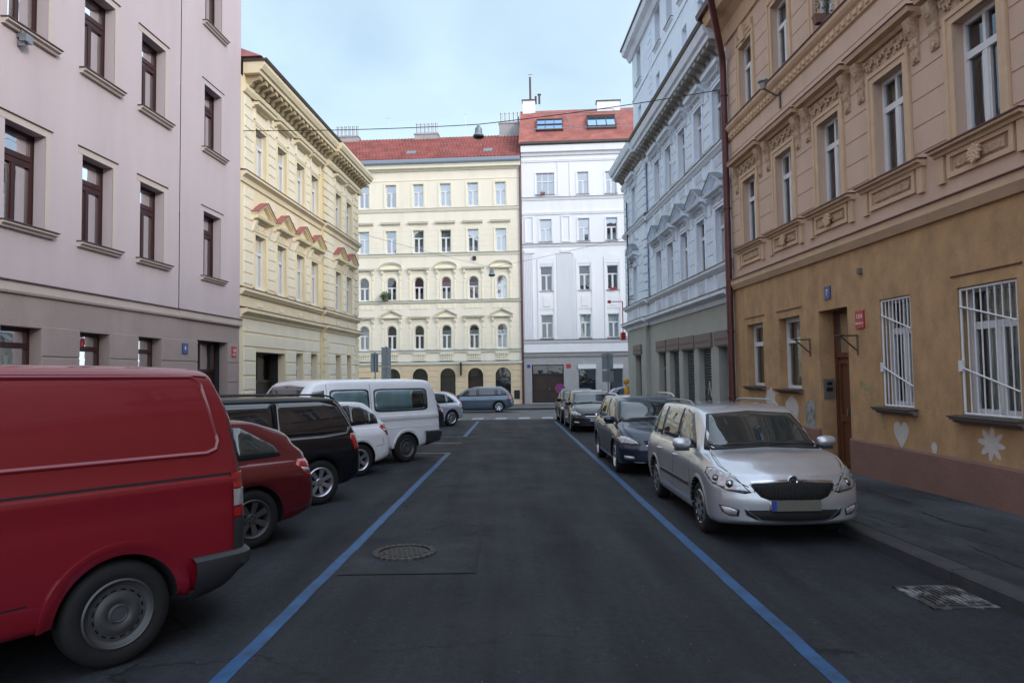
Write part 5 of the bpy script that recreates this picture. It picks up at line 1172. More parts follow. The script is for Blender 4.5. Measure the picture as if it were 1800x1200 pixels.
b = MB(); b.lathe([(0, h.x + .0215), (.034, h.x + .0215), (.035, h.x + .018)], (0, 0, .705), 'X', 24); e2 = b.build('badge_field', M['lampdark'], em)
b = MB(); X = h.x + .024
b.loft([(h.x + .02, y, z) for y, z in ((-.026, .700), (.004, .700), (.004, .693), (.014, .703), (.004, .713), (.004, .707), (-.026, .707))], [(X, y, z) for y, z in ((-.026, .700), (.004, .700), (.004, .693), (.014, .703), (.004, .713), (.004, .707), (-.026, .707))])
for k in range(3): b.loft([(h.x + .02, -.022 + .012 * k, .709), (h.x + .02, -.014 + .012 * k, .709), (h.x + .02, -.010 + .010 * k, .728 - k * .004)], [(X, -.022 + .012 * k, .709), (X, -.014 + .012 * k, .709), (X, -.010 + .010 * k, .728 - k * .004)])
b.build('arrow_device', M['chrome'], em)
lo = [(2.3, y, z) for y, z in ((-.52, .385), (-.30, .395), (.30, .395), (.52, .385), (.50, .33), (.40, .285), (0, .27), (-.40, .285), (-.50, .33))]
f.patch('lower_grille', lo, (1, 0, 0), 'seam', .005, .06)
f.strip('chrome_lip', [(2.3, y, .272 + .02 * (abs(y) / .5) ** 2 + max(0, abs(y) - .36) * .7) for y in [-.52 + 1.04 * k / 20 for k in range(21)]], .014, (1, 0, 0), 'chrome', .008)
fg = [(2.1, .56, .385), (2.05, .66, .42), (1.97, .745, .43), (2.0, .72, .355), (2.05, .66, .315), (2.1, .575, .315)]
f.patch('fog_lamp', fg, (1, .6, 0), 'plastic', .004, .04, mirror=True); f.patch('fog_lamp', shrink(fg, .78), (1, .6, 0), 'clearlamp', .008, .04, mirror=True)
plate_on(f, 0, .445, 1, 'plateblur'); f.patch('number_recess', [(2.3, -.28, .50), (2.3, .28, .50), (2.3, .28, .385), (2.3, -.28, .385)], (1, 0, 0), 'silver', .003)
f.strip('side_moulding', [(x, 1, .50 - .0 * x) for x in (.95, .3, -.3, -.62)], .045, (0, 1, 0), 'plastic', .012, mirror=True)
f.strip('panel_gap', [(1.0, 1, .93), (.98, 1, .7), (1.03, 1, .45), (.98, 1, .25)], .007, (0, 1, 0), 'seam', .0015, mirror=True)
f.strip('panel_gap', [(.15, 1, .96), (.12, 1, .6), (.12, 1, .25)], .007, (0, 1, 0), 'seam', .0015, mirror=True)
f.strip('panel_gap', [(-.82, 1, .96), (-.84, 1, .8), (-.72, 1, .6), (-.66, 1, .45)], .007, (0, 1, 0), 'seam', .0015, mirror=True)
f.strip('panel_gap', [(1.42, .66, .95), (1.6, .70, .9), (1.8, .69, .83), (1.98, .62, .77), (2.1, .54, .70), (2.18, .44, .67)], .008, (.25, .3, 1), 'seam', .0015, mirror=True)
for x in (.32, -.66):
    for s in (1, -1):
        h, n = f.hit(Vector((x, s * 3, .80)), Vector((0, -s, 0))); b = MB(); b.tube([h + Vector((-.09, s * -.005, 0)), h + Vector((-.07, s * .022, .002)), h + Vector((.07, s * .022, .002)), h + Vector((.09, s * -.005, 0))], .012, 7); b.build('door_handle', M['silver2'], f.body, smooth=True)
place(f.r, 2.185 + .82, 8.19 + 1.38, -math.pi / 2)
f.r.matrix_world = f.r.matrix_world
# ---- generic hatchback used for several makes of car, each with its own figures
def hatch(label, pm, cat='car', L=4.2, H=1.45, W=.87, wb=2.6, ra=-1.15, est=0, wr=.315, style='alloy', spokes=5, group=None, txt=None, gm='cglass', rails=False, front=True, sedan=0, name='parked_car', rm='alloy', lampz=.80, ro=.78):
    xr, xf = ra - ro - est * .12, ra + wb + .84; k = H / 1.45
    st = [(xr, .34, .92 * k, (1.36 if est else 1.30) * k, W - .05, W - .10, W - .27), (xr + .3, .25, .94 * k, (1.42 if est else 1.36) * k, W - .01, W - .07, W - .245), (xr + .95, .20, .94 * k, (1.455 if est else 1.44) * k, W, W - .06, W - .22), (xr + 1.7, .19, .92 * k, 1.46 * k, W, W - .055, W - .21),
          (xf - 1.95, .19, .91 * k, 1.44 * k, W, W - .055, W - .215), (xf - 1.65, .19, .905 * k, 1.37 * k, W, W - .06, W - .22), (xf - 1.05, .19, .89 * k, .985 * k, W, W - .065, W - .2), (xf - .92, .19, .88 * k, .955 * k, W - .005, W - .07, W - .2), (xf - .45, .19, .835 * k, .88 * k, W - .01, W - .08, W - .18), (xf - .15, .21, .76 * k, .80 * k, W - .025, W - .11, W - .21), (xf, .24, .68 * k, .73 * k, W - .05, W - .14, W - .26)]
    pR = [(.25, .05), (.36, 0), (.6, 0), (.85, .06), (.97, .11), (1.15, .27), (1.42, .52 if est else .60)]
    c = Car(label, cat, pm, st, wb, ra, wr, [(.2, .06), (.3, 0), (.5, 0), (.62, .03), (.8, .14)], pR, bowF=.29, bowR=.17, zoneF=.95, zoneR=1.15, group=group, name=name, crease=.008)
    c.wheels(style, rm, .19, spokes); c.arches(w=.05, off=.010); k_ = k
    g0 = .955 * k
    c.patch('windscreen_trim', [(2, y, z) for y, z in ((-(W - .17), .95 * k), (-(W - .25), 1.345 * k), (0, 1.385 * k), (W - .25, 1.345 * k), (W - .17, .95 * k), (0, .98 * k))], (1, 0, 0), 'plastic', .003, .07)
    c.patch('windscreen', [(2, y, z) for y, z in ((-(W - .21), .975 * k), (-(W - .29), 1.33 * k), (0, 1.37 * k), (W - .29, 1.33 * k), (W - .21, .975 * k), (0, 1.0 * k))], (1, 0, 0), 'cglass2', .007, .07)
    xw = xf - 1.08; rz_ = 1.40 * k
    ol = [(xw - .10, g0), (xw - .68, 1.36 * k), (xw - 1.0, rz_), (xr + 1.35, rz_), (xr + (.80 if est else 1.0), 1.34 * k), (xr + (.42 if est else .62), (1.16 if est else 1.12) * k), (xr + (.42 if est else .55), 1.0 * k), (xr + 1.2, g0 + .02)]
    c.side_glass(ol, [ra + wb * .46, ra + .18] + ([ra - .25] if est else []), gm)
    c.patch('rear_window', [(-3, y, z) for y, z in ((-(W - .26), 1.0 * k), (-(W - .34), (1.27 if est else 1.23) * k), ((W - .34), (1.27 if est else 1.23) * k), (W - .26, 1.0 * k))], (-1, 0, 0), 'cglass', .005, .08)
    c.mirrors(xw - .12, .965 * k)
    z_ = lampz * k; tl = [(xr + .02, W - .22, z_ + .10), (xr + .28, W - .05, z_ + .12), (xr + .33, W, z_ + .06), (xr + .2, W, z_ - .10), (xr + .04, W - .12, z_ - .12), (xr, W - .24, z_ - .02)]
    c.patch('tail_light', tl, (-1, .9, 0), 'redlamp', .008, .05, mirror=True)
    c.patch('tail_light', [(xr + .16, W - .06, z_ - .0), (xr + .28, W, z_ + .03), (xr + .26, W, z_ - .02), (xr + .15, W - .06, z_ - .045)], (-1, .9, 0), 'clearlamp', .011, .05, mirror=True)
    if front:
        h_ = [(xf - .50, W - .10, .72 * k), (xf - .28, W - .16, .73 * k), (xf - .08, W - .30, .655 * k), (xf - .06, W - .40, .585 * k), (xf - .12, W - .22, .575 * k), (xf - .30, W - .05, .61 * k), (xf - .48, W - .02, .68 * k)]
        c.patch('headlight', h_, (1, .75, .2), 'seam', .003, .05, mirror=True); c.patch('headlight', shrink(h_, .92), (1, .75, .2), 'headlamp', .008, .04, mirror=True)
        c.patch('grille', [(3, y, z) for y, z in ((-.42, .655 * k), (.42, .655 * k), (.38, .575 * k), (-.38, .575 * k))], (1, 0, 0), 'seam', .006, .08)
        c.strip('chrome_bar', [(3, y, .572 * k) for y in (-.38, -.2, 0, .2, .38)], .012, (1, 0, 0), 'chrome', .01)
        c.patch('lower_grille', [(3, y, z) for y, z in ((-.5, .36), (.5, .36), (.42, .27), (-.42, .27))], (1, 0, 0), 'seam', .005, .08)
        c.patch('fog_lamp', [(xf - .1, W - .28, .37), (xf - .22, W - .12, .39), (xf - .22, W - .12, .33), (xf - .1, W - .28, .32)], (1, .6, 0), 'clearlamp', .006, .05, mirror=True)
        c.strip('chrome_lip', [(3, y, .245 + .03 * abs(y)) for y in [-.6 + 1.2 * j / 12 for j in range(13)]], .012, (1, 0, 0), 'chrome', .006)
        disc_on(c, 'emblem', 1, 0, .62 * k, .045, 'chrome', .014)
        plate_on(c, 0, .45, 1, 'platewhite', txt)
    else: plate_on(c, 0, .42 if not est else .80, -1, 'platewhite', None)
    c.strip('panel_gap', [(ra + wb - .38, 1, .9 * k), (ra + wb - .40, 1, .6), (ra + wb - .42, 1, .25)], .008, (0, 1, 0), 'seam', .0015, mirror=True)
    c.strip('panel_gap', [(ra + wb * .46, 1, .94 * k), (ra + wb * .45, 1, .25)], .008, (0, 1, 0), 'seam', .0015, mirror=True)
    c.strip('panel_gap', [(ra + .25, 1, .94 * k), (ra + .28, 1, .75), (ra + .44, 1, .5)], .008, (0, 1, 0), 'seam', .0015, mirror=True)
    c.strip('panel_gap', [(xr + .35, 1, .70 * k), (xr + .33, 1, .58), (ra - wr - .05, 1, .56)], .008, (0, 1, 0), 'seam', .0015, mirror=True)
    c.strip('panel_gap', [(xf - 1.0, W - .17, .92), (xf - .5, W - .17, .84), (xf - .2, W - .28, .76), (xf - .1, W - .4, .7)], .008, (.25, .3, 1), 'seam', .0015, mirror=True)
    for x in (ra + wb * .46 + .18, ra + .5):
        for s in (1, -1):
            h, n = c.hit(Vector((x, s * 3, .82 * k)), Vector((0, -s, 0))); b = MB(); b.tube([h + Vector((-.09, s * -.005, 0)), h + Vector((-.07, s * .022, .002)), h + Vector((.07, s * .022, .002)), h + Vector((.09, s * -.005, 0))], .012, 6); b.build('door_handle', c.pm, c.body, smooth=True)
    if rails: roof_rails(c, xr + .6, xr + 2.5, W - .28, .045, rails)
    return c
def at_wheel(c, x, y, yaw, which='rear', side=1):     # put the outer face of one wheel's contact patch at a point of the street
    lx = c.ra if which == 'rear' else c.fa; ly = side * (c.W - .02); co, si = math.cos(yaw), math.sin(yaw)
    place(c.r, x - (lx * co - ly * si), y - (lx * si + ly * co), yaw)
D = math.radians
at_wheel(hatch('dark navy hatchback with silver roof rails behind the silver estate', 'navy', H=1.47, W=.88, wb=2.66, est=1, spokes=5, rails='silver2'), 2.0, 13.6, -math.pi / 2, 'front', -1)
at_wheel(hatch('near black hatchback with white licence plate, third in the right hand row', 'darkp', H=1.45, W=.88, wb=2.63, spokes=6, style='cover', txt='7A1 9661'), 2.06, 24.75, -math.pi / 2, 'front', -1)
at_wheel(hatch('black hatchback half hidden, rearmost in the right hand row before the crossing', 'blackp', H=1.46, W=.86, wb=2.6, spokes=6, style='cover'), 2.02, 29.2, -math.pi / 2, 'front', -1)
def face(phi): return math.atan2(-math.cos(D(phi)), -math.sin(D(phi)))     # nose to the left kerb, turned back toward the camera
at_wheel(hatch('dark red hatchback between the red van and the black people carrier', 'red2', H=1.43, W=.87, wb=2.56, wr=.325, spokes=7, gm='cglass2', front=False, rm='steel', lampz=.82, ro=.92), -2.89, 7.62, face(42))
at_wheel(hatch('white estate car with pointed red tail lights beside the white van', 'whitep', H=1.46, W=.88, wb=2.6, est=1, front=False, lampz=.86), -3.0, 13.45, face(42))
at_wheel(hatch('dark green hatchback seen just past the tail of the white van', 'greenp', H=1.44, W=.86, wb=2.55, front=False), -2.85, 23.8, face(44))
at_wheel(hatch('light silver liftback parked beyond the white van, last but one on the left', 'silver2', H=1.44, W=.88, wb=2.6, wr=.33, spokes=7, front=False), -2.55, 28.6, face(46))
at_wheel(hatch('bright red hatchback with dark rear screen at the far end of the left row', 'red', H=1.44, W=.86, wb=2.55, front=False), -2.75, 31.2, face(46))
at_wheel(hatch('steel blue metallic estate car standing across the junction in front of the cream house', 'bluep', H=1.48, W=.90, wb=2.78, ra=-1.2, est=1, wr=.33, spokes=7, front=False, rails='silver2'), -.83, 40.9, math.pi)
at_wheel(hatch('royal blue car standing in the side street beside the pale blue corner house', 'royal', H=1.48, W=.87, wb=2.6), 4.4, 34.0, math.pi, 'front', 1)
# ---- black people carrier
mp = [(-1.98, .36, .98, 1.50, .85, .80, .66), (-1.7, .27, 1.0, 1.585, .89, .84, .675), (-1.0, .22, 1.0, 1.62, .90, .85, .68), (.3, .21, .98, 1.63, .90, .85, .68), (.7, .21, .97, 1.60, .90, .85, .67), (1.15, .21, .96, 1.35, .90, .84, .69), (1.6, .21, .95, 1.08, .90, .83, .7), (1.75, .21, .93, 1.02, .895, .82, .69), (2.15, .22, .86, .93, .87, .79, .66), (2.42, .25, .74, .80, .82, .73, .58)]
c = Car('black people carrier with roof rails and bright alloy wheel, third in the left row', 'car', 'blackp', mp, 2.68, -1.13, .335, [(.2, .06), (.3, 0), (.55, 0), (.75, .08), (.9, .2)], [(.3, .04), (.42, 0), (.7, 0), (.98, .05), (1.2, .14), (1.55, .30)], bowF=.36, bowR=.16, zoneR=.9, ed=.07)
c.wheels('alloy', 'alloy', .21, 7); c.arches(w=.05, off=.010)
c.side_glass([(1.45, 1.0), (.85, 1.46), (.5, 1.53), (-1.2, 1.53), (-1.5, 1.46), (-1.68, 1.12), (-1.6, 1.05), (-1.2, 1.02)], [.45, -.45])
c.strip('chrome_trim', [(1.45, 1, .985), (-1.2, 1, 1.005), (-1.62, 1, 1.04), (-1.71, 1, 1.14), (-1.53, 1, 1.48), (-1.46, 1, 1.53)], .022, (0, 1, 0), 'alloy', .008, mirror=True)
for x in (.45, -.45): c.strip('window_pillar', [(x, 1, 1.02), (x - .02, 1, 1.52)], .05, (0, 1, 0), 'blackp', .010, mirror=True)
c.patch('windscreen', [(2, y, z) for y, z in ((-.70, 1.05), (-.58, 1.55), (0, 1.60), (.58, 1.55), (.70, 1.05))], (1, 0, 0), 'cglass2', .006, .1)
c.patch('rear_window', [(-3, y, z) for y, z in ((-.62, 1.06), (-.54, 1.45), (.54, 1.45), (.62, 1.06))], (-1, 0, 0), 'cglass', .005, .1)
c.patch('tail_light', [(-1.95, .66, 1.02), (-1.75, .86, 1.03), (-1.72, .9, .95), (-1.76, .9, .78), (-1.9, .76, .76), (-1.98, .66, .80)], (-1, 1.1, 0), 'redlamp', .008, .05, mirror=True)
c.mirrors(1.25, 1.02); roof_rails(c, -1.6, .7, .60, .045, 'black'); plate_on(c, 0, .72, -1)
for p_ in (((1.2, 1, .95), (1.17, 1, .25)), ((.42, 1, .98), (.40, 1, .25)), ((-.48, 1, 1.0), (-.55, 1, .8), (-.7, 1, .62)), ((-1.74, 1, .76), (-1.6, 1, .60), (-1.5, 1, .58))): c.strip('panel_gap', p_, .008, (0, 1, 0), 'seam', .0015, mirror=True)
c.patch('headlight', [(1.9, .78, .86), (2.2, .66, .80), (2.3, .5, .68), (2.1, .76, .66)], (1, .8, .2), 'headlamp', .008, .05, mirror=True)
at_wheel(c, -2.91, 10.35, face(44))
# ---- vans
def van(label, pm, H, zroof, st, ra, wb, wr, rover, pR, bow=.10):
    return Car(label, 'van', pm, st, wb, ra, wr, [(.3, .05), (.45, 0), (.7, 0), (1.0, .12), (1.2, .3)], pR, bowF=.30, bowR=bow, zoneF=.9, zoneR=.5, ed=.11, name='van')
tst = [(-2.47, .42, 1.13, 1.90, .93, .92, .79), (-2.2, .36, 1.15, 1.945, .95, .935, .80), (-1.5, .32, 1.15, 1.965, .952, .94, .81), (.6, .30, 1.15, 1.97, .952, .94, .81), (1.0, .30, 1.14, 1.93, .95, .935, .79), (1.35, .3, 1.12, 1.60, .95, .92, .78), (1.75, .3, 1.08, 1.25, .94, .90, .76), (2.1, .3, .98, 1.12, .92, .86, .72), (2.42, .32, .82, .92, .88, .80, .64)]
c = van('bright red panel van with steel wheels and grey bumper, nearest vehicle on the left', 'red', 1.97, 0, tst, -1.5, 3.0, .335, .97, [(.4, .02), (.7, 0), (1.1, .02), (1.5, .09), (1.95, .26)])
c.wheels('steel', 'steel', .215); c.arches(w=.085, off=.016)
rec = [(-2.00, 1.865), (-2.07, 1.82), (-2.17, 1.40), (-2.15, 1.34), (-2.08, 1.315), (1.0, 1.315), (1.0, 1.865)]
c.strip('pressed_panel', [(x, 1, z) for x, z in rec], .035, (0, 1, 0), 'red', mirror=True, closed=True, prof=((-1, .0), (-.6, .011), (0, .013), (.6, .006), (1, -.002)))
c.strip('sliding_rail', [(x, 1, 1.155) for x in (-2.36, -1.5, -.5, .8)], .016, (0, 1, 0), 'seam', .003, mirror=True)
c.strip('roof_gutter', [(x, .84, 1.93) for x in (-2.12, -1.5, 0, .9)], .022, (0, 1, 1.2), 'red', mirror=True, prof=((-1, 0), (-.7, .010), (-.2, .010), (.1, -.002), (1, 0)))
c.strip('panel_gap', [(-2.20, 1, 1.90), (-2.27, 1, 1.55), (-2.35, 1, 1.17), (-2.365, 1, .62)], .010, (0, 1, 0), 'seam', .002, mirror=True)
c.strip('panel_gap', [(-.98, 1, .52), (-.3, 1, .50), (.5, 1, .50)], .010, (0, 1, 0), 'seam', .002, mirror=True)
c.strip('panel_gap', [(.55, 1, 1.84), (.55, 1, .5)], .010, (0, 1, 0), 'seam', .002, mirror=True)
for z0_, z1_, mm_, of_ in ((1.045, 1.16, 'redlamp', .012), (.915, 1.04, 'clearlamp', .014), (.835, .91, 'redlamp', .012), (.58, .83, 'plastic', .012)):
    for s_ in (1, -1): c.wrap('tail_light' if mm_ != 'plastic' else 'corner_cladding', -1, (z0_, z0_ + .004, z1_ - .004, z1_), s_ * D(46), s_ * D(61.5), (-.01, of_, of_, -.01), mm_, xc=-1.75, n=8)
def bumper(c, zs, offs, a, mm='plastic'):
    b_ = c.wrap('bumper', -1, zs, -a, a, offs, mm, xc=c.x0 + .75, n=60); return b_
bumper(c, (.29, .30, .38, .50, .575, .60, .60), (-.03, .045, .07, .08, .065, .03, -.03), D(76.5))
c.patch('rear_window', [(-3, y, z) for y, z in ((-.70, 1.25), (-.62, 1.75), (.62, 1.75), (.70, 1.25))], (-1, 0, 0), 'cglass', .005, .1)
c.side_glass([(1.55, 1.22), (1.15, 1.78), (.72, 1.82), (.68, 1.25)], [], 'cglass'); plate_on(c, 0, .75, -1); c.mirrors(1.45, 1.2, M['plastic'])
at_wheel(c, -2.57, 4.50, face(39)); T5 = c
wst = [(-2.62, .42, 1.08, 1.84, .88, .88, .76), (-2.35, .36, 1.10, 1.89, .91, .90, .78), (-1.5, .32, 1.10, 1.92, .92, .91, .79), (.5, .30, 1.10, 1.92, .92, .91, .79), (.9, .30, 1.09, 1.88, .92, .905, .77), (1.3, .3, 1.06, 1.45, .91, .89, .75), (1.55, .3, 1.04, 1.16, .9, .87, .73), (2.0, .3, .92, 1.0, .87, .82, .68), (2.15, .32, .80, .88, .84, .78, .62)]
c = van('white minibus van with long side windows and dark rear bumper, left row', 'whitep', 1.92, 0, wst, -1.45, 2.92, .325, 1.15, [(.4, .02), (.7, 0), (1.1, .03), (1.5, .12), (1.9, .30)])
c.wheels('steel', 'steel', .20); c.arches(w=.06, off=.012)
for a_, d_ in ((-.52, -2.12), (.62, -.40)):
    P = ell((a_ + d_) / 2, 1.43, abs(a_ - d_) / 2, .26, 28, 9); c.patch('window_trim', [(x, 1, z) for x, z in P], (0, 1, 0), 'black', .004, .1, mirror=True)
    P = ell((a_ + d_) / 2, 1.43, abs(a_ - d_) / 2 - .035, .225, 28, 9); w_ = c.patch('side_window', [(x, 1, z) for x, z in P], (0, 1, 0), 'vanglass', .007, .1, mirror=True)
    if a_ < 0: P = [(a_ + (d_ - a_) * .70, 1.22), (a_ + (d_ - a_) * .66, 1.64), (d_ + .06, 1.63), (d_ + .05, 1.22)]; c.patch('painted_dark_interior', [(x, 1, z) for x, z in P], (0, 1, 0), 'cglass', .009, .1, mirror=True)  # dark patch paints the unlit interior behind the rear of the pane
c.side_glass([(1.30, 1.18), (1.0, 1.64), (.74, 1.68), (.72, 1.18)], [], 'cglass2')
for z_ in (1.02, .80, .98): c.strip('body_crease' if z_ != .98 else 'sliding_rail', [(x, 1, z_) for x in (-2.44, -1.5, -.5, .8)], .012, (0, 1, 0), 'whitep' if z_ != .98 else 'chimney', .006, mirror=True)
c.strip('panel_gap', [(-2.32, 1, 1.85), (-2.42, 1, 1.5), (-2.49, 1, 1.1), (-2.50, 1, .6)], .008, (0, 1, 0), 'seam', .002, mirror=True)
c.strip('panel_gap', [(-.44, 1, 1.80), (-.44, 1, .45)], .008, (0, 1, 0), 'seam', .002, mirror=True); c.strip('panel_gap', [(.68, 1, 1.80), (.68, 1, .45)], .008, (0, 1, 0), 'seam', .002, mirror=True)
for s_ in (1, -1): c.wrap('tail_light', -1, (.70, .704, .976, .98), s_ * D(44), s_ * D(51), (-.01, .012, .012, -.01), 'redlamp', xc=-1.87, n=6)
bumper(c, (.34, .35, .42, .58, .66, .68, .68), (-.02, .04, .065, .065, .055, .02, -.03), D(84), 'plastic')
c.patch('windscreen', [(2, y, z) for y, z in ((-.68, 1.2), (-.60, 1.76), (0, 1.8), (.60, 1.76), (.68, 1.2))], (1, 0, 0), 'cglass2', .006, .1)
c.patch('rear_window', [(-3, y, z) for y, z in ((-.66, 1.2), (-.58, 1.68), (.58, 1.68), (.66, 1.2))], (-1, 0, 0), 'cglass', .005, .1); plate_on(c, 0, .75, -1); c.mirrors(1.3, 1.15, M['plastic'])
at_wheel(c, -2.44, 15.75, face(40))
CL0, CL1, CLOUD, CLOUD2, SKY, SUN, SUNA, EXPO = .55, 1.0, (3.7, 4.8, 5.5, 1), (9.6, 10.8, 12.9, 1), .15, 1.25, 14, .50
# ------------------------------------------------------------------ street furniture
def sign_back(label, x, y, yaw, z0, boards, base=.12):
    r = empty('sign_post', label=label, cat='road sign'); b = MB(); top = max(q[3] for q in boards) + .05
    b.tube([(0, 0, 0), (0, 0, top)], .03, 10); b.lathe([(.0, 0), (.10, 0), (.10, .02), (.04, .05)], (0, 0, 0), 'Z', 12); b.build('post', M['metal'], r)
    for a, c, zl, zh in boards:
        b = MB(); b.box((a, -.05, zl), (c, -.035, zh)); b.box((a, -.035, zl), (a + .02, -.02, zh)); b.box((c - .02, -.035, zl), (c, -.02, zh)); b.box((a, -.035, zh - .02), (c, -.02, zh)); b.box((a, -.035, zl), (c, -.02, zl + .02))
        for zz in (zl + .15, zh - .15): b.box((a + .02, -.035, zz), (c - .02, -.018, zz + .03)); b.box((-.045, -.018, zz), (.045, .035, zz + .03))
        b.build('sign_board', M['signback'], r)
    place(r, x, y, yaw, base)
sign_back('tall grey sign post seen from behind with two stacked boards at the right hand corner', 4.22, 30.2, math.pi + .05, 0, [(-.25, .25, 2.18, 2.88), (-.25, .25, 1.62, 2.12)])
sign_back('large grey back of a two board sign beyond the white van', -5.55, 30.0, math.pi, 0, [(-.21, .21, 2.45, 3.28), (-.21, .21, 1.72, 2.42)])
sign_back('narrow sign seen almost edge on left of the large grey sign back', -5.95, 29.6, math.pi + 1.25, 0, [(-.3, .3, 2.2, 3.0)])
r = empty('no_stopping_sign', label='round blue no stopping sign with red rim on a low post by the far kerb', cat='road sign')
b = MB(); b.tube([(0, .03, 0), (0, .03, 1.6)], .025, 8); b.build('post', M['metal'], r); b = MB(); b.box((-.25, -.15, 0), (.25, .2, .1)); b.build('foot', M['plastic'], r)
b = MB(); b.lathe([(0, -.010), (.24, -.010), (.24, 0), (0, 0)], (0, 0, 1.35), 'Y', 32, 0); b.lathe([(.238, -.014), (.31, -.014), (.31, .0), (.238, 0), (.238, -.014)], (0, 0, 1.35), 'Y', 32, 1)
for t in (math.pi / 4, -math.pi / 4):
    cx, sx = math.cos(t), math.sin(t); q = [(-.24, -.028), (.24, -.028), (.24, .028), (-.24, .028)]; o_ = -.012 if t > 0 else -.0135
    b.loft([(u * cx - v * sx, o_ - .002, 1.35 + u * sx + v * cx) for u, v in q], [(u * cx - v * sx, -.009, 1.35 + u * sx + v * cx) for u, v in q], 1)
b.build('sign_disc', [mat('sign blue', (.03, .06, .38), .4), M['signred']], r); place(r, 2.98, 43.0, 0, 0)
def lamp(label, x, y, z, s=1):
    r = empty('hanging_lamp', (x, y, z - .35 * s), label=label, cat='street lamp', group='street lamps hung on span wires')
    b = MB(); b.lathe([(0, .35), (.05, .35), (.06, .30), (.10, .27), (.115, .12), (.16, .06), (.165, .04)], n=20); b.build('housing', M['signback'], r, smooth=True).scale = (s, s, s)
    b = MB(); b.lathe([(.165, .04), (.16, .0), (.11, -.03), (0, -.04)], n=20); b.build('lamp_bowl', M['plastic'], r, smooth=True).scale = (s, s, s); return r
lamp('grey bell shaped street lamp hanging from the nearer span wire high above the lane', -.86, 18.9, 8.78, .95)
lamp('grey street lamp hanging in front of the upper arched windows of the cream house', -1.02, 36, 7.40, 1.1)
def wire(label, pts, r_=.008):
    b = MB(); P = []
    for (a, c, sag) in pts:
        for k in range(17): t = k / 16; P.append(tuple(a[i] + (c[i] - a[i]) * t - (sag * 4 * t * (1 - t) if i == 2 else 0) for i in range(3)))
    b.tube(P, r_, 5); return tag(b.build('span_wire', M['black'], None), label, 'wire', 'span wires over the street')
wire('overhead span wire carrying the nearer hanging lamp', [((XL(20.3), 20.3, 9.25), (-.86, 18.9, 8.82), .06), ((-.86, 18.9, 8.82), (XR(17.72), 17.72, 9.25), .06)], .012)
wire('faint overhead wire crossing the street in front of the cream house', [((XL(31.9), 31.9, 8.6), (-1.02, 36, 7.45), .05), ((-1.02, 36, 7.45), (XR(30.5), 30.5, 7.9), .05)], .007)
b = MB()
rr2 = random.Random(3)
def leafy(name, loc, label, cat, rad, n, cm='leaf', pot='plinth', up=0):
    r = empty(name, loc, label=label, cat=cat); b = MB()
    for k in range(n):
        a, t = rr2.uniform(0, 6.28), rr2.uniform(-1, 1); q = rad * rr2.random() ** .4; p = Vector((q * math.cos(a) * math.sqrt(1 - t * t) * 1.2, q * math.sin(a) * .7, q * t + rad * .7 + up * rr2.random())); s = rad * .22
        u = Vector((rr2.uniform(-1, 1), rr2.uniform(-1, 1), rr2.uniform(-1, 1))).normalized(); v = u.orthogonal().normalized(); b.poly([p - u * s, p - v * s * .4, p + u * s, p + v * s * .4])
    b.build('foliage', M[cm], r, recalc=False); b = MB(); b.loft([(x * .8, y * .8, -.12) for x, y in ((-.2, -.08), (.2, -.08), (.2, .08), (-.2, .08))], [(x, y, .04) for x, y in ((-.2, -.08), (.2, -.08), (.2, .08), (-.2, .08))]); b.build('pot', M[pot], r)
leafy('potted_plant', tuple(fr.r.matrix_world @ Vector(fr.P(-9.85, .22, 7.72))) if False else (-9.83, 53.08, 7.74), 'bushy green plant on the ledge of an upper arched window of the cream house', 'plant', .38, 260)
leafy('window_plant', (XR(12.4) - .06, 12.45, 8.36), 'withered plants in the upper window of the salmon house', 'plant', .16, 120, up=.25)
leafy('flower_box', (2.55, 52.36, 15.78), 'row of red brown flowers below the wide top window of the white house', 'plant', .12, 80, 'signred')
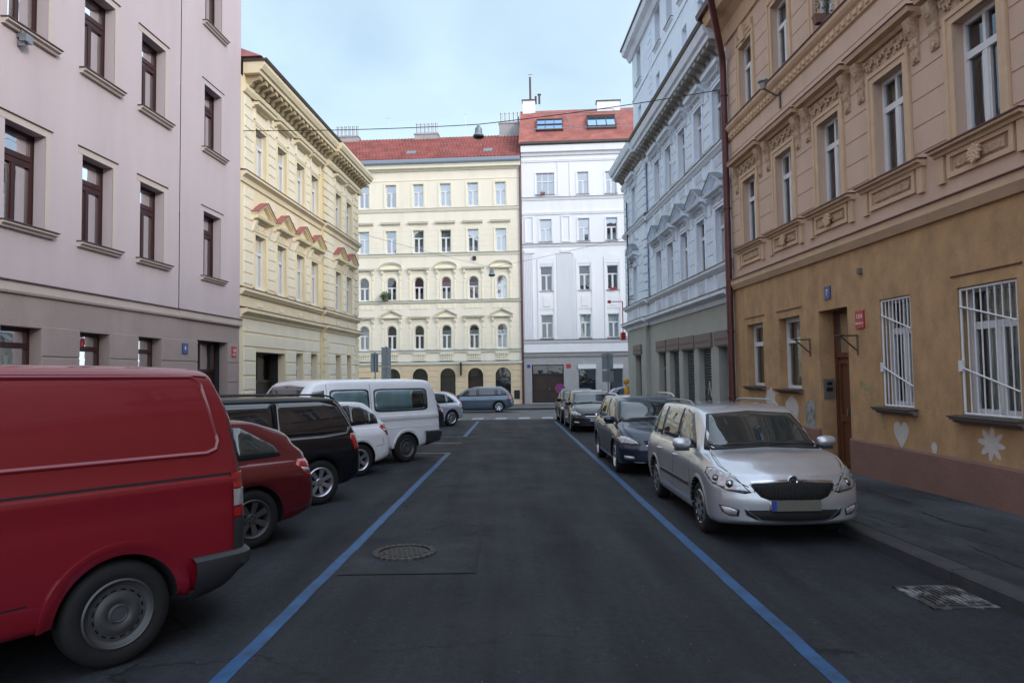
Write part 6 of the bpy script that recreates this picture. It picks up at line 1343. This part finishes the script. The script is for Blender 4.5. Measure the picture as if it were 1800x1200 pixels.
# ------------------------------------------------------------------ people
def person(label, x, y, yaw, scale, top, legs, hood=True, step=.1):
    r = empty('person', label=label, cat='person')
    J = {'pelvis': (0, 0, .95), 'waist': (0, 0, 1.08), 'chest': (.01, 0, 1.30), 'neck': (.0, 0, 1.46), 'n2': (.02, 0, 1.52), 'hl': (0, .09, .90), 'hr': (0, -.09, .90), 'kl': (.10 + step, .10, .50), 'kr': (-.02, -.10, .49), 'al': (.06 + step, .10, .09), 'ar': (-.16 - step, -.10, .12), 'fl': (.22 + step, .11, .04), 'fr': (-.02 - step, -.11, .04),
         'sl': (0, .155, 1.40), 'sr': (0, -.155, 1.40), 'el': (-.06, .23, 1.14), 'er': (.02, -.23, 1.14), 'wl': (.06, .20, .92), 'wr': (.18, -.20, .96)}
    R = {'pelvis': .15, 'waist': .13, 'chest': .125, 'neck': .06, 'n2': .055, 'hl': .10, 'hr': .10, 'kl': .065, 'kr': .065, 'al': .045, 'ar': .045, 'fl': .035, 'fr': .035, 'sl': .058, 'sr': .058, 'el': .05, 'er': .05, 'wl': .03, 'wr': .03}
    E_ = [('pelvis', 'waist'), ('waist', 'chest'), ('chest', 'neck'), ('neck', 'n2'), ('pelvis', 'hl'), ('pelvis', 'hr'), ('hl', 'kl'), ('hr', 'kr'), ('kl', 'al'), ('kr', 'ar'), ('al', 'fl'), ('ar', 'fr'), ('chest', 'sl'), ('chest', 'sr'), ('sl', 'el'), ('sr', 'er'), ('el', 'wl'), ('er', 'wr')]
    for s, w in ((1, 'wl'), (-1, 'wr')):
        p = Vector(J[w]); hand = p + Vector((.02, 0, -.07)); J['h' + w] = tuple(hand); R['h' + w] = .026; E_.append((w, 'h' + w))
        for k in range(4):
            q = hand + Vector((.035 - .022 * k, s * -.004, -.03)); t = q + Vector((.008, -s * .008, -.045 + .004 * abs(k - 1.3))); u = t + Vector((-.006, -s * .015, -.025))
            for nme, pos, rad in ((f'{w}a{k}', q, .010), (f'{w}b{k}', t, .0085), (f'{w}c{k}', u, .0075)): J[nme] = tuple(pos); R[nme] = rad
            E_ += [('h' + w, f'{w}a{k}'), (f'{w}a{k}', f'{w}b{k}'), (f'{w}b{k}', f'{w}c{k}')]
        q = p + Vector((.045, -s * .008, -.05)); t = q + Vector((.015, -s * .008, -.035)); J[w + 't'] = tuple(q); J[w + 'u'] = tuple(t); R[w + 't'] = .011; R[w + 'u'] = .009; E_ += [(w, w + 't'), (w + 't', w + 'u')]
    def skin(name, keys, mm, grow=0, parent=r):
        ks = [k for k in J if k in keys]; me = bpy.data.meshes.new(name); me.from_pydata([J[k] for k in ks], [(ks.index(a), ks.index(c)) for a, c in E_ if a in ks and c in ks], [])
        o = bpy.data.objects.new(name, me); C.objects.link(o); me.materials.append(M[mm]); sk = o.modifiers.new('s', 'SKIN'); sk.use_smooth_shade = True; su = o.modifiers.new('u', 'SUBSURF'); su.levels = su.render_levels = 1
        for i, k in enumerate(ks): me.skin_vertices[0].data[i].radius = (R[k] + grow, R[k] * (1.15 if k in ('chest', 'waist', 'pelvis') else 1) + grow); me.skin_vertices[0].data[i].use_root = (i == 0)
        dg = bpy.context.evaluated_depsgraph_get(); nm = bpy.data.meshes.new_from_object(o.evaluated_get(dg)); bpy.data.objects.remove(o); o = bpy.data.objects.new(name, nm); C.objects.link(o); o.parent = parent; return o
    bd = skin('body', set(J), 'skin'); skin('jacket', {'pelvis', 'waist', 'chest', 'neck', 'sl', 'sr', 'el', 'er', 'wl', 'wr', 'hl', 'hr'}, top, .022); skin('trousers', {'pelvis', 'hl', 'hr', 'kl', 'kr', 'al', 'ar'}, legs, .016)
    b = MB(); K = 14; rows = []
    for i in range(K + 1):
        t = math.pi * i / K; z = 1.645 - .125 * math.cos(t); w = math.sin(t) ** .75; jaw = 1 - .25 * max(0, math.cos(t)); rows.append([(.03 + (.098 * w * jaw * math.cos(a) + (.018 * math.exp(-((a if a < math.pi else a - 2 * math.pi) / .22) ** 2) * math.exp(-((z - 1.63) / .03) ** 2))), .075 * w * jaw * math.sin(a), z) for a in [2 * math.pi * j / 24 for j in range(24)]])
    b.grid(rows, 0, True)
    for s in (1, -1): b.lathe([(0, -.012), (.022, -.008), (.026, .004), (.012, .012), (0, .012)], (.02, s * .078, 1.64), 'Y', 10)
    for s in (1, -1): b.lathe([(0, .0), (.010, .0), (.0, .008)], (.118, s * .032, 1.655), 'X', 8, 1)
    b.box((.112, -.022, 1.582), (.121, .022, 1.589), 2)
    hd = b.build('head', [M['skin'], M['ink'], M['signred']], bd, smooth=True)
    b = MB(); rows = []
    for i in range(10):
        t = math.pi * .72 * i / 9; k = 1.16 if hood else 1.07; rows.append([((.015 if hood else .01) + .105 * k * math.sin(t + .02) * math.cos(a) * (.82 if math.cos(a) > 0 else 1), .080 * k * math.sin(t + .02) * math.sin(a) * (1.08 if hood else 1), 1.655 + .128 * k * math.cos(t) + (0 if math.cos(a) < .2 else .03 * i / 9)) for a in [2 * math.pi * j / 22 for j in range(22)]])
    b.grid(rows, 0, True); b.build('hood' if hood else 'hair', M[top] if hood else M['hair'], bd, smooth=True)
    b = MB()
    for k, s in (('al', 1), ('ar', -1)): b.lathe([(.05, .03), (.055, -.02), (.05, -.06)], J[k], 'Z', 10); p = J['fl' if s > 0 else 'fr']; b.tube([(p[0] - .14, p[1], .045), (p[0] - .05, p[1], .05), (p[0] + .05, p[1], .038)], [.045, .05, .035], 8)
    b.build('shoes', M['black'], r); place(r, x, y, yaw, .12); r.matrix_world = r.matrix_world @ Matrix.Scale(scale, 4); return r
person('person in a yellow raincoat and dark trousers walking by the pale blue corner house', 4.70, 28.2, math.pi - .25, .98, 'jacket', 'trousers', True)
person('dark haired short person in a light blue top behind the parked navy hatchback', 4.83, 24.2, -math.pi / 2 - .4, .66, 'lightblue', 'trousers', False, .02)
# ------------------------------------------------------------------ camera, sky, sun
cam = bpy.data.cameras.new('camera'); co = bpy.data.objects.new('camera', cam); C.objects.link(co); bpy.context.scene.camera = co
cam.sensor_width = 36; cam.lens = 24; cam.clip_end = 1000; cam.clip_start = .05
th, ro = D(2.72), .014
F_ = Vector((0, math.cos(th), math.sin(th))); R0_ = Vector((1, 0, 0)); U0_ = R0_.cross(F_)
Rv = R0_ * math.cos(ro) - U0_ * math.sin(ro); Uv = U0_ * math.cos(ro) + R0_ * math.sin(ro)
mx = Matrix((Rv, Uv, -F_)).transposed().to_4x4(); mx.translation = (0, 0, 1.8); co.matrix_world = mx
sc = bpy.context.scene; w = bpy.data.worlds.new('World'); sc.world = w; w.use_nodes = True; nt = w.node_tree; bg = nt.nodes['Background']
SUN_EL, SUN_AZ = 22, 130        # degrees; azimuth clockwise from the view direction (+Y)
sk = nt.nodes.new('ShaderNodeTexSky'); sk.sky_type = 'NISHITA'; sk.sun_disc = False; sk.sun_elevation = D(SUN_EL); sk.sun_rotation = D(SUN_AZ); sk.air_density = 1.0; sk.dust_density = 1.6; sk.ozone_density = 1.0
tc = nt.nodes.new('ShaderNodeTexCoord'); mp_ = nt.nodes.new('ShaderNodeMapping'); mp_.inputs['Scale'].default_value = (1, 1, 2.2); nt.links.new(tc.outputs['Generated'], mp_.inputs[0])
nz = nt.nodes.new('ShaderNodeTexNoise'); nz.inputs['Scale'].default_value = 2.3; nz.inputs['Detail'].default_value = 7; nz.inputs['Distortion'].default_value = .6; nt.links.new(mp_.outputs[0], nz.inputs['Vector'])
mr_ = nt.nodes.new('ShaderNodeMapRange'); mr_.inputs[1].default_value = .38; mr_.inputs[2].default_value = .75; mr_.inputs[3].default_value = CL0; mr_.inputs[4].default_value = CL1; nt.links.new(nz.outputs['Fac'], mr_.inputs[0])
mxn = nt.nodes.new('ShaderNodeMix'); mxn.data_type = 'RGBA'; nt.links.new(mr_.outputs[0], mxn.inputs['Factor']); nt.links.new(sk.outputs[0], mxn.inputs['A']); 
dt = nt.nodes.new('ShaderNodeVectorMath'); dt.operation = 'DOT_PRODUCT'; nt.links.new(tc.outputs['Generated'], dt.inputs[0]); dt.inputs[1].default_value = (math.sin(D(SUN_AZ)) * math.cos(D(SUN_EL)), math.cos(D(SUN_AZ)) * math.cos(D(SUN_EL)), math.sin(D(SUN_EL)))
dm = nt.nodes.new('ShaderNodeMapRange'); dm.inputs[1].default_value = -.35; dm.inputs[2].default_value = .9; nt.links.new(dt.outputs['Value'], dm.inputs[0])
cm_ = nt.nodes.new('ShaderNodeMix'); cm_.data_type = 'RGBA'; cm_.inputs['A'].default_value = CLOUD; cm_.inputs['B'].default_value = CLOUD2; nt.links.new(dm.outputs[0], cm_.inputs['Factor']); nt.links.new(cm_.outputs['Result'], mxn.inputs['B'])
nt.links.new(mxn.outputs['Result'], bg.inputs[0]); bg.inputs[1].default_value = SKY
su = bpy.data.lights.new('sun', 'SUN'); su.energy = SUN; su.angle = D(SUNA); su.color = (1, .93, .84); so = bpy.data.objects.new('sun', su); C.objects.link(so)
dirv = Vector((math.sin(D(SUN_AZ)) * math.cos(D(SUN_EL)), math.cos(D(SUN_AZ)) * math.cos(D(SUN_EL)), math.sin(D(SUN_EL)))); so.rotation_euler = dirv.to_track_quat('Z', 'Y').to_euler(); so.location = dirv * 60
sc.view_settings.view_transform = 'Standard'; sc.view_settings.look = 'None'; sc.view_settings.exposure = EXPO; sc.view_settings.gamma = 1
sc.cycles.max_bounces = 8; sc.cycles.transparent_max_bounces = 12; sc.cycles.caustics_reflective = False; sc.cycles.caustics_refractive = False; sc.cycles.use_denoising = True
